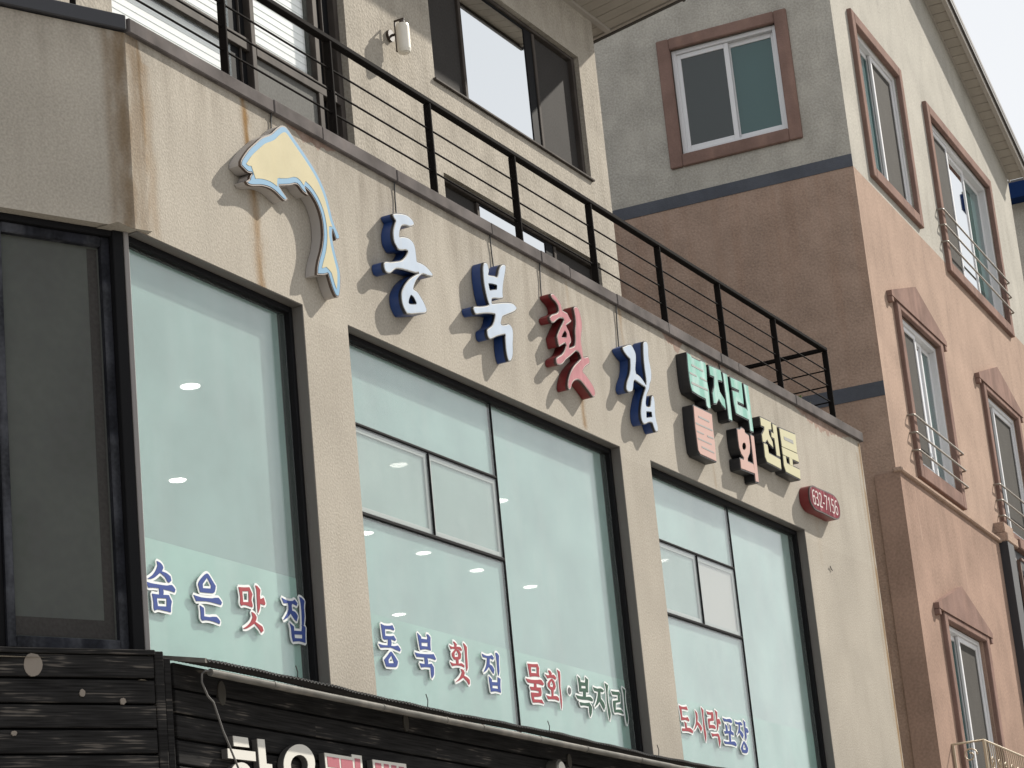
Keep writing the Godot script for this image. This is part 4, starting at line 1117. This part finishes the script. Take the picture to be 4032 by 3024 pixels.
func build_neighbour() -> void:
	var t := thing("neighbour_house", "dim beige house with a blue roof edge behind the apartment house", "building", Vector3(31.9, 0, -0.9), deg_to_rad(3.72))
	var w := obj("wall", bx(0.0, 0.0, -6.0, 5.0, 12.95, 1.0, 0.0), M["cream_plaster"], t)
	obj("roof_edge", bx(-0.25, 12.95, -6.2, 5.2, 13.17, 1.12), M["blue_roof"], t)
	obj("roof", bx(-0.2, 13.17, -6.2, 5.2, 13.22, 1.1), M["roof_metal"], t)
	obj("vent", bx(-0.02, 12.70, 0.1, 0.05, 12.84, 0.35), M["black_frame"], w)

func build_railing() -> void:
	var t := thing("terrace_railing", "black steel railing with three thin rods on the edge of the roof terrace", "railing", Vector3(10.15, 7.4, -0.04))
	var p0 := t.position
	for x in [11.161, 12.318, 13.541, 14.72, 15.91, 17.11, 18.27, 19.46, 20.69]:
		obj("post", bx(x - 0.006 - p0.x, 0.0, -0.025, x + 0.006 - p0.x + 0.004, 0.655, 0.025, 0.002), M["rail_paint"], t)
	obj("top_rail", bx(0.02, 0.655, -0.026, 20.70 - p0.x, 0.69, 0.028, 0.006), M["rail_paint"], t)
	for y in [0.19, 0.335, 0.48]:
		obj("rod", Mb.new().tube([Vector3(0.02, y, 0), Vector3(20.69 - p0.x, y, 0)], 0.0065, 8), M["rail_paint"], t)
	# the return along the far edge of the terrace
	var xr := 20.68 - p0.x
	obj("top_rail", bx(xr - 0.02, 0.656, -4.0, xr + 0.02, 0.689, -0.028, 0.006), M["rail_paint"], t)
	for y in [0.19, 0.335, 0.48]:
		obj("rod", Mb.new().tube([Vector3(xr, y, -0.02), Vector3(xr, y, -4.0)], 0.0065, 8), M["rail_paint"], t)
	for z in [-1.2, -2.4, -3.6]:
		obj("post", bx(xr - 0.025, -0.25, z - 0.006, xr + 0.025, 0.655, z + 0.006, 0.002), M["rail_paint"], t)
	# the return round the chamfered corner
	var r := Node3D.new()
	r.name = "corner_run"
	r.rotation.y = -deg_to_rad(24.58)
	t.add_child(r)
	for x in [-0.26, -1.4, -2.6]:
		obj("post", bx(x - 0.006, 0.0, -0.025, x + 0.006, 0.655, 0.025, 0.002), M["rail_paint"], r)
	obj("top_rail", bx(-3.0, 0.655, -0.026, 0.01, 0.69, 0.028, 0.006), M["rail_paint"], r)
	for y in [0.19, 0.335, 0.48]:
		obj("rod", Mb.new().tube([Vector3(-3.0, y, 0), Vector3(0.02, y, 0)], 0.0065, 8), M["rail_paint"], r)

func build_cladding() -> void:
	var rng := RandomNumberGenerator.new()
	rng.seed = 4
	# weathered boards under the corner window
	var t := thing("board_cladding", "weathered black plank cladding below the dark corner window, with pale plugged knots", "cladding", Vector3(10.15, 0, 0) + 0.06 * Vector3(-sin(deg_to_rad(30.73)), 0, cos(deg_to_rad(30.73))), -deg_to_rad(30.73))
	var tops := [4.020, 3.902, 3.780, 3.6615, 3.5415, 3.42, 3.30, 3.18, 3.06]
	for i in tops.size() - 1:
		var dz := rng.randf_range(-0.003, 0.003)
		obj("plank", bx(-2.4, tops[i + 1] + 0.009, -0.03, -0.055, tops[i] - 0.003, dz, 0.004), M["worn_board_%d" % (i % 3)], t)
	obj("backing", bx(-2.4, 0.0, -0.09, -0.055, 4.02, -0.05, 0.0), M["black_frame"], t)
	obj("ledge", bx(-2.4, 4.021, -0.13, -0.05, 4.046, 0.012, 0.004), M["worn_board_1"], t)
	obj("corner_board", bx(-0.052, 2.9, -0.04, -0.006, 4.04, 0.006, 0.004), M["worn_board_2"], t)
	obj("corner_board", bx(-0.003, 2.9, -0.03, 0.034, 4.01, -0.004, 0.004), M["dark_board"], t)
	var knots := [[0.67, 3.964, 0.047, 0.055], [0.43, 3.834, 0.014, 0.019], [0.226, 3.796, 0.015, 0.016], [0.776, 3.642, 0.014, 0.012]]
	var kn := 0
	for k in knots:
		var p := PackedVector2Array()
		for a in 18:
			var rr := 1.0 + rng.randf_range(-0.14, 0.1) * (0.3 if k[2] > 0.04 else 1.0)
			p.push_back(Vector2(-k[0] + k[2] * rr * cos(TAU * a / 18), k[1] + k[3] * rr * sin(TAU * a / 18)))
		obj("knot_plug", Mb.new().prism(p, [], -0.005, 0.0052 + 0.0003 * kn), M["knot_wood"], t)
		kn += 1
	# boards of the shop front under the awning
	var f := thing("fascia_boards", "dark charred plank fascia under the awning, carrying the lower sign", "cladding", Vector3(10.17, 0, 0.02))
	var ft := [4.0, 3.866, 3.744, 3.622, 3.496, 3.37, 3.245, 3.12, 2.99]
	for i in ft.size() - 1:
		var dz := rng.randf_range(-0.003, 0.003)
		obj("plank", bx(0.03, ft[i + 1] + 0.010, 0.0, 11.0, ft[i] - 0.002, 0.030 + dz, 0.005), M["dark_board"], f)
	obj("backing", bx(0.03, 2.9, -0.018, 11.0, 3.999, -0.001, 0.0), M["black_frame"], f)
	for k in [[0.43, 3.89, 0.035, 0.062], [2.27, 3.925, 0.03, 0.05], [4.32, 3.885, 0.03, 0.045]]:
		var p := PackedVector2Array()
		for a in 18:
			p.push_back(Vector2(k[0] + k[2] * cos(TAU * a / 18), k[1] + k[3] * sin(TAU * a / 18)))
		obj("knot_plug", Mb.new().prism(p, [], 0.02, 0.0345), M["dim_knot"], f)
	# corrugated awning with a pipe hung under its edge
	var a := thing("awning", "shallow corrugated dark metal awning above the charred fascia boards", "awning", Vector3(10.19, 4.03, 0.0))
	var sheet := Mb.new()
	var pitch := 0.032
	var n := int(10.9 / pitch)
	for k in n * 4:
		var u0 := k * pitch / 4.0
		var u1 := (k + 1) * pitch / 4.0
		var h0 := 0.006 * sin(TAU * u0 / pitch) + 0.006 * sin(u0 * 2.1)
		var h1 := 0.006 * sin(TAU * u1 / pitch) + 0.006 * sin(u1 * 2.1)
		var nn := Vector3(-(h1 - h0), u1 - u0, 0).normalized()
		var ed0 := 0.006 * sin(u0 * 7.0) + 0.004 * sin(u0 * 17.0)
		sheet.quad(Vector3(u0, h0, 0.0), Vector3(u1, h1, 0.0), Vector3(u1, h1 - 0.055, 0.245 + ed0), Vector3(u0, h0 - 0.055, 0.245 + ed0), nn)
		sheet.quad(Vector3(u0, h0 - 0.004, 0.0), Vector3(u1, h1 - 0.004, 0.0), Vector3(u1, h1 - 0.059, 0.245 + ed0), Vector3(u0, h0 - 0.059, 0.245 + ed0), -nn)
		sheet.quad(Vector3(u0, h0 - 0.055, 0.245 + ed0), Vector3(u1, h1 - 0.055, 0.245 + ed0), Vector3(u1, h1 - 0.059, 0.245 + ed0), Vector3(u0, h0 - 0.059, 0.245 + ed0), Vector3(0, 0, 1))
	obj("corrugated_sheet", sheet, M["corrugated_dark"], a)
	obj("edge_flashing", Mb.new().hexa([Vector3(-0.012, -0.014, 0), Vector3(0.006, -0.014, 0), Vector3(0.006, -0.069, 0.245), Vector3(-0.012, -0.069, 0.245), Vector3(-0.012, 0.008, 0), Vector3(0.006, 0.008, 0), Vector3(0.006, -0.047, 0.245), Vector3(-0.012, -0.047, 0.245)]), M["pipe_grey"], a)
	for x in [0.85, 2.2, 3.7, 5.3, 7.2]:
		obj("hook", Mb.new().tube([Vector3(x, -0.05, 0.225), Vector3(x + 0.004, -0.012, 0.228), Vector3(x - 0.006, 0.022, 0.224)], 0.003, 5), M["cable_black"], a)
	var pipe_y := -0.105
	var xs := [0.055, 0.62, 1.7, 2.40, 2.83, 3.56, 4.2, 5.0, 6.2, 8.0, 10.8]
	for k in xs.size() - 1:
		obj("pipe", Mb.new().tube([Vector3(xs[k] + 0.002, pipe_y, 0.225), Vector3(xs[k + 1] - 0.002, pipe_y, 0.225)], 0.0185, 14), M["pipe_grey"], a)
		if k > 0:
			obj("pipe_clip", Mb.new().tube([Vector3(xs[k] - 0.008, pipe_y, 0.225), Vector3(xs[k] + 0.008, pipe_y, 0.225)], 0.0207, 14), M["pipe_grey"], a)
	obj("power_cable", Mb.new().tube([Vector3(0.06, pipe_y + 0.006, 0.225), Vector3(0.02, pipe_y + 0.004, 0.222), Vector3(0.0, pipe_y - 0.012, 0.215), Vector3(0.01, pipe_y - 0.05, 0.205), Vector3(0.06, pipe_y - 0.11, 0.20), Vector3(0.115, -0.24, 0.195), Vector3(0.19, -0.37, 0.19), Vector3(0.26, -0.46, 0.185), Vector3(0.4, -0.66, 0.18)], 0.0052, 8), M["cable_grey"], a)

func build_signs() -> void:
	# the fish
	var g: Dictionary = GLYPHS["fish"]
	var t := thing("fish_sign", "leaping fish shaped box sign with a cream face and sky blue border", "sign", Vector3(g.at.x, g.at.y, 0.0))
	var outer := smooth(ccw(loop_of(g.shapes[0][0])), 0.6)
	obj("box_side", Mb.new().side(outer, 0.003, 0.063), M["fish_side"], t)
	obj("trim", Mb.new().prism(outer, [], 0.063, 0.08), M["fish_trim"], t)
	var b := Mb.new()
	var y := Mb.new()
	for q in grown(outer, -0.009):
		b.prism(q, [], 0.079, 0.082)
	for q in grown(outer, -0.040):
		y.prism(smooth(q, 0.3, 2), [], 0.081, 0.0835)
	obj("blue_border", b, M["fish_blue"], t)
	obj("face", y, M["fish_yellow"], t)
	cable(t, 11.531, 7.316, 11.524, 7.2)
	# four brush letters
	var l := channel_letter("dong", "white-faced blue brush letter next to the fish sign, with a teardrop ring at its foot", 0.084, "blue_side", "black_trim", "white_face", "face_rim")
	cable(l, 12.921, 7.317, 12.914, 7.1)
	l = channel_letter("buk", "white-faced blue brush letter with two upright horns and a hooked foot", 0.084, "blue_side", "black_trim", "white_face", "face_rim")
	cable(l, 14.166, 7.317, 14.18, 7.08)
	l = channel_letter("hoet", "pink-faced dark red brush letter, the only red one of the large letters", 0.084, "red_side", "red_trim", "pink_face", "face_rim")
	cable(l, 14.885, 7.317, 14.862, 7.06)
	l = channel_letter("jip", "white-faced blue brush letter next to the mint green block letters", 0.084, "blue_side", "black_trim", "white_face", "face_rim")
	cable(l, 16.097, 7.317, 16.07, 6.99)
	# seven block letters
	block_letter("bok", "mint green block letter next to the last blue brush letter, grooved across", 0.09, "green_face")
	l = block_letter("ji", "mint green block letter in the middle of the three mint ones", 0.0885, "green_face")
	cable(l, 17.98, 7.40, 18.0, 7.2)
	block_letter("ri", "mint green block letter ending the mint row, above the ringed salmon one", 0.0895, "green_face")
	block_letter("mul", "salmon pink block letter shaped like a solid slab with five grooves", 0.09, "salmon_face")
	block_letter("hoe", "salmon pink block letter with a round hole in its middle", 0.0885, "salmon_face")
	block_letter("jeon", "pale yellow block letter touching the ringed salmon letter", 0.0895, "yellow_face")
	block_letter("mun", "pale yellow block letter with a framed grey square, last of the sign", 0.0905, "yellow_face")
	# telephone plate
	g = GLYPHS["phone"]
	t = thing("phone_sign", "dark red capsule shaped sign with a worn white telephone number", "sign", Vector3(g.at.x, g.at.y, 0.0))
	outer = smooth(ccw(loop_of(g.shapes[0][0])), 0.3)
	obj("box_side", Mb.new().side(outer, 0.003, 0.08), M["red_side"], t)
	obj("trim", Mb.new().prism(outer, [], 0.08, 0.094), M["red_trim"], t)
	b = Mb.new()
	for q in grown(outer, -0.012):
		b.prism(q, [], 0.093, 0.0955)
	obj("face", b, M["phone_red"], t)
	var tm := TextMesh.new()
	tm.text = "632-7156"
	var fn := SystemFont.new()
	fn.font_names = PackedStringArray(["Droid Sans"])
	tm.font = fn
	tm.font_size = 64
	tm.pixel_size = 0.01
	tm.depth = 0.02
	var o := MeshInstance3D.new()
	o.name = "digits"
	o.mesh = tm
	o.material_override = M["digit_white"]
	t.add_child(o)
	var bb := tm.get_aabb()
	var w := outer_width(outer)
	var sx := 0.82 * w.size.x / bb.size.x
	var sy := 0.60 * w.size.y / bb.size.y
	o.scale = Vector3(sx, sy, 0.1)
	o.position = Vector3(w.get_center().x - sx * bb.get_center().x, w.get_center().y - sy * bb.get_center().y, 0.0958)
	cable(t, 19.95, 5.99, 20.0, 5.96, "cable_grey")
	# lower sign on the charred boards
	board_letter("han", "off-white board letter with a square dot and a ring under the pipe's end", "sign_white")
	board_letter("u", "large off-white ring letter on the charred boards", "sign_white")
	board_letter("tile1", "white block with red strokes and a raised corner next to the ring letter", "sign_white", "sign_red")
	board_letter("tile2", "white block with four upright red strokes, last on the charred boards", "sign_white", "sign_red")

func outer_width(p: PackedVector2Array) -> Rect2:
	var r := Rect2(p[0], Vector2.ZERO)
	for q in p:
		r = r.expand(q)
	return r

func build_window_letters() -> void:
	window_letter("sum", "blue white-edged window letter nearest the corner post, peaked with a boxed foot", "decal_blue")
	window_letter("eun", "blue white-edged window letter with a pointed ring above a bar and an angled foot", "decal_blue")
	window_letter("mat", "red white-edged window letter with a boxed head and forked foot in the corner-side window", "decal_red")
	window_letter("jipa", "blue white-edged window letter against the dark jamb of the corner-side window", "decal_blue")
	window_letter("donga", "blue white-edged window letter in the middle window, next to the plaster pier", "decal_blue")
	window_letter("buka", "blue white-edged window letter with two horns and a long hooked tail", "decal_blue")
	window_letter("hoeta", "red white-edged window letter with a ring and a forked foot between two blue ones", "decal_red")
	window_letter("jipb", "blue white-edged window letter next to the thin mullion of the middle window", "decal_blue")
	window_letter("mula", "red white-edged window letter with a stacked box and bars, just past the mullion", "decal_red")
	window_letter("hoea", "red white-edged window letter with a ring and a tall bar, beside the dot", "decal_red")
	window_letter("dot", "small dark oval dot with a white edge between the red and green window letters", "decal_dark")
	window_letter("boka", "green white-edged window letter with two horns, beside the dot", "decal_green")
	window_letter("jia", "green white-edged window letter with a forked stroke and bar, middle of the green three", "decal_green")
	window_letter("ria", "green white-edged window letter against the dark jamb of the middle window", "decal_green")
	window_letter("do", "red white-edged window letter next to the plaster pier of the far window", "decal_red")
	window_letter("si", "red white-edged window letter of a peaked stroke and a long bar, in the far window", "decal_red")
	window_letter("rak", "red white-edged window letter with a hooked foot, beside the blue pair in the far window", "decal_red")
	window_letter("po", "blue white-edged window letter of two bars joined by posts, in the far window", "decal_blue")
	window_letter("jang", "blue white-edged window letter with a teardrop ring, by the far window's mullion", "decal_blue")

func build_small_things() -> void:
	# wall lamp on the set-back wall
	var t := thing("wall_lamp", "white cylinder wall lamp on a bronze bracket beside the terrace door", "lamp", Vector3(14.899, 9.129, -1.0))
	obj("back_plate", Mb.new().tube([Vector3(0.0, 0.17, 0.001), Vector3(0.0, 0.17, 0.022)], 0.045, 18), M["bracket_bronze"], t)
	obj("arm", Mb.new().tube([Vector3(0.0, 0.17, 0.02), Vector3(0.0, 0.17, 0.05)], 0.010, 8), M["bracket_bronze"], t)
	obj("stem", bx(-0.008, 0.03, 0.05, 0.008, 0.265, 0.062), M["bracket_bronze"], t)
	obj("stem_arm", bx(-0.008, 0.265, 0.05, 0.008, 0.279, 0.135), M["bracket_bronze"], t)
	obj("collar", Mb.new().lathe(Vector3(0, 0.0, 0.115), [Vector2(0, 0.262), Vector2(0.02, 0.262), Vector2(0.02, 0.235), Vector2(0, 0.235)]), M["bracket_bronze"], t)
	obj("shade", Mb.new().lathe(Vector3(0, 0.0, 0.115), [Vector2(0, 0.236), Vector2(0.03, 0.236), Vector2(0.045, 0.228), Vector2(0.05, 0.21), Vector2(0.05, 0.035), Vector2(0.044, 0.012), Vector2(0.03, 0.003), Vector2(0, 0.0)], 24), M["opal_shade"], t)
	# ceiling lamps of the dining room
	var spots := [[12.72, -1.43], [14.5, -2.76], [15.33, -1.45], [16.91, -2.66], [17.87, -2.69], [18.8, -2.7], [19.82, -4.05], [19.77, -2.69], [16.82, -1.43], [19.79, -1.43]]
	for i in spots.size():
		var s = spots[i]
		var l := thing("ceiling_lamp", "round white ceiling lamp seen through tinted glass, " + ["over the corner bay", "deep behind the first pier", "behind the small opening sash", "half hidden by the plaster pier", "faint beside the mullion", "bright in the low middle pane", "furthest back in the room", "bright past the thin mullion", "close behind the tall pane", "in the far bay"][i], "lamp", Vector3(s[0], 6.3, s[1]), 0.0)
		obj("lamp_disc", Mb.new().lathe(Vector3.ZERO, [Vector2(0, -0.022), Vector2(0.058, -0.022), Vector2(0.061, -0.016), Vector2(0.061, -0.001)], 24), M["lamp_glow"], l)
		obj("lamp_rim", Mb.new().lathe(Vector3.ZERO, [Vector2(0.062, -0.018), Vector2(0.075, -0.018), Vector2(0.077, -0.001)], 24), M["ceiling_paint"], l)
		var li := SpotLight3D.new()
		li.name = "light"
		li.light_energy = 0.5
		li.light_size = 0.07
		li.spot_range = 12.0
		li.spot_attenuation = 2.0
		li.spot_angle = 75.0
		li.light_color = Color(1.0, 0.98, 0.94)
		li.shadow_enabled = true
		li.position = Vector3(0, -0.03, 0)
		li.rotation.x = -PI / 2
		l.add_child(li)
	# sprig of weeds growing behind the coping
	var wd := thing("weed_plant", "small yellow-green weed growing on the terrace edge behind the coping", "plant", Vector3(20.3, 7.38, -0.15))
	var rng := RandomNumberGenerator.new()
	rng.seed = 9
	for k in 9:
		var b := Mb.new()
		var a := rng.randf_range(0, TAU)
		var h := rng.randf_range(0.10, 0.2)
		var lean := rng.randf_range(0.04, 0.14)
		var base := Vector3(rng.randf_range(-0.12, 0.12), 0, rng.randf_range(-0.03, 0.03))
		var d := Vector3(cos(a), 0, sin(a) * 0.4)
		var s := Vector3(-d.z, 0, d.x).normalized() * 0.016
		var mid := base + d * lean * 0.45 + Vector3(0, h, 0)
		var tip := base + d * lean + Vector3(0, h * 0.85, 0)
		b.hexa([base - s * 0.2, base + s * 0.2, base + s * 0.2 + d * 0.004, base - s * 0.2 + d * 0.004, mid - s, mid + s, mid + s + d * 0.004, mid - s + d * 0.004])
		b.hexa([mid - s, mid + s, mid + s + d * 0.004, mid - s + d * 0.004, tip - s * 0.1, tip + s * 0.1, tip + s * 0.1 + d * 0.003, tip - s * 0.1 + d * 0.003])
		obj("leaf", b, M["leaf"], wd)
	# round lamp under the awning
	var sp := thing("spot_lamp", "round grey floodlight with a white lens on the charred boards", "lamp", Vector3(14.21, 3.80, 0.05))
	obj("housing", Mb.new().tube([Vector3(0, 0, 0.0), Vector3(0, 0, 0.07)], 0.062, 22), M["pipe_grey"], sp)
	obj("lens", Mb.new().tube([Vector3(0, 0, 0.068), Vector3(0, 0, 0.082)], 0.046, 22), M["sign_white"], sp)
	# wrought basket under the lowest apartment window
	var up := Vector3(22.052, 0, 0.028)
	var bk := thing("window_basket", "ornamental cream iron basket in front of the lowest apartment window", "railing", up, deg_to_rad(3.7205))
	var x0 := 0.45
	var x1 := 2.9
	var zf := 0.34
	obj("top_bar", Mb.new().tube([Vector3(x0, 4.72, 0.04), Vector3(x0, 4.72, zf), Vector3(x1, 4.72, zf), Vector3(x1, 4.72, 0.04)], 0.010, 8), M["brass_paint"], bk)
	obj("bottom_bar", Mb.new().tube([Vector3(x0, 3.9, 0.04), Vector3(x0, 3.9, zf), Vector3(x1, 3.9, zf), Vector3(x1, 3.9, 0.04)], 0.010, 8), M["brass_paint"], bk)
	for p in [Vector3(x0, 0, 0.055), Vector3(x0, 0, zf), Vector3(x1, 0, zf)]:
		obj("corner_post", bx(p.x - 0.012, 3.9, p.z - 0.012, p.x + 0.012, 4.72, p.z + 0.012), M["brass_paint"], bk)
	var xx := x0 + 0.07
	var q := 0
	while xx < x1:
		obj("bar", Mb.new().tube([Vector3(xx, 3.9, zf), Vector3(xx, 4.5, zf), Vector3(xx + 0.03, 4.62, zf), Vector3(xx, 4.71, zf)], 0.005, 6), M["brass_paint"], bk)
		if q % 3 == 1:
			var pts := []
			for k in 14:
				var a := TAU * k / 10.0
				var rr := 0.075 * (1.0 - k / 18.0)
				pts.append(Vector3(xx + 0.04 + rr * cos(a), 4.52 + rr * sin(a), zf + 0.012))
			obj("scroll", Mb.new().tube(pts, 0.0045, 6), M["brass_paint"], bk)
		xx += 0.085
		q += 1
	var side := []
	for k in 14:
		var a := TAU * k / 10.0
		var rr := 0.07 * (1.0 - k / 18.0)
		side.append(Vector3(x0, 4.6 + rr * sin(a), 0.2 + rr * cos(a)))
	obj("scroll", Mb.new().tube(side, 0.007, 6), M["brass_paint"], bk)
	# sign frame on the dark shop front
	var sf := thing("hanging_sign", "rusty brown steel frame with a black board on the dark shop front", "sign", up, deg_to_rad(3.7205))
	obj("post", bx(4.30, 6.2, 0.10, 4.335, 7.08, 0.135), M["rust_brown"], sf)
	obj("post", bx(4.82, 6.2, 0.10, 4.855, 7.14, 0.135), M["rust_brown"], sf)
	obj("cross_bar", bx(4.28, 7.06, 0.136, 4.86, 7.09, 0.16), M["rust_brown"], sf)
	obj("board", bx(4.34, 6.2, 0.10, 4.815, 6.93, 0.12), M["black_frame"], sf)
	obj("lamp_head", Mb.new().lathe(Vector3(4.56, 6.93, 0.18), [Vector2(0, 0.09), Vector2(0.03, 0.085), Vector2(0.06, 0.0), Vector2(0.05, -0.005), Vector2(0, 0.0)], 14), M["opal_shade"], sf)
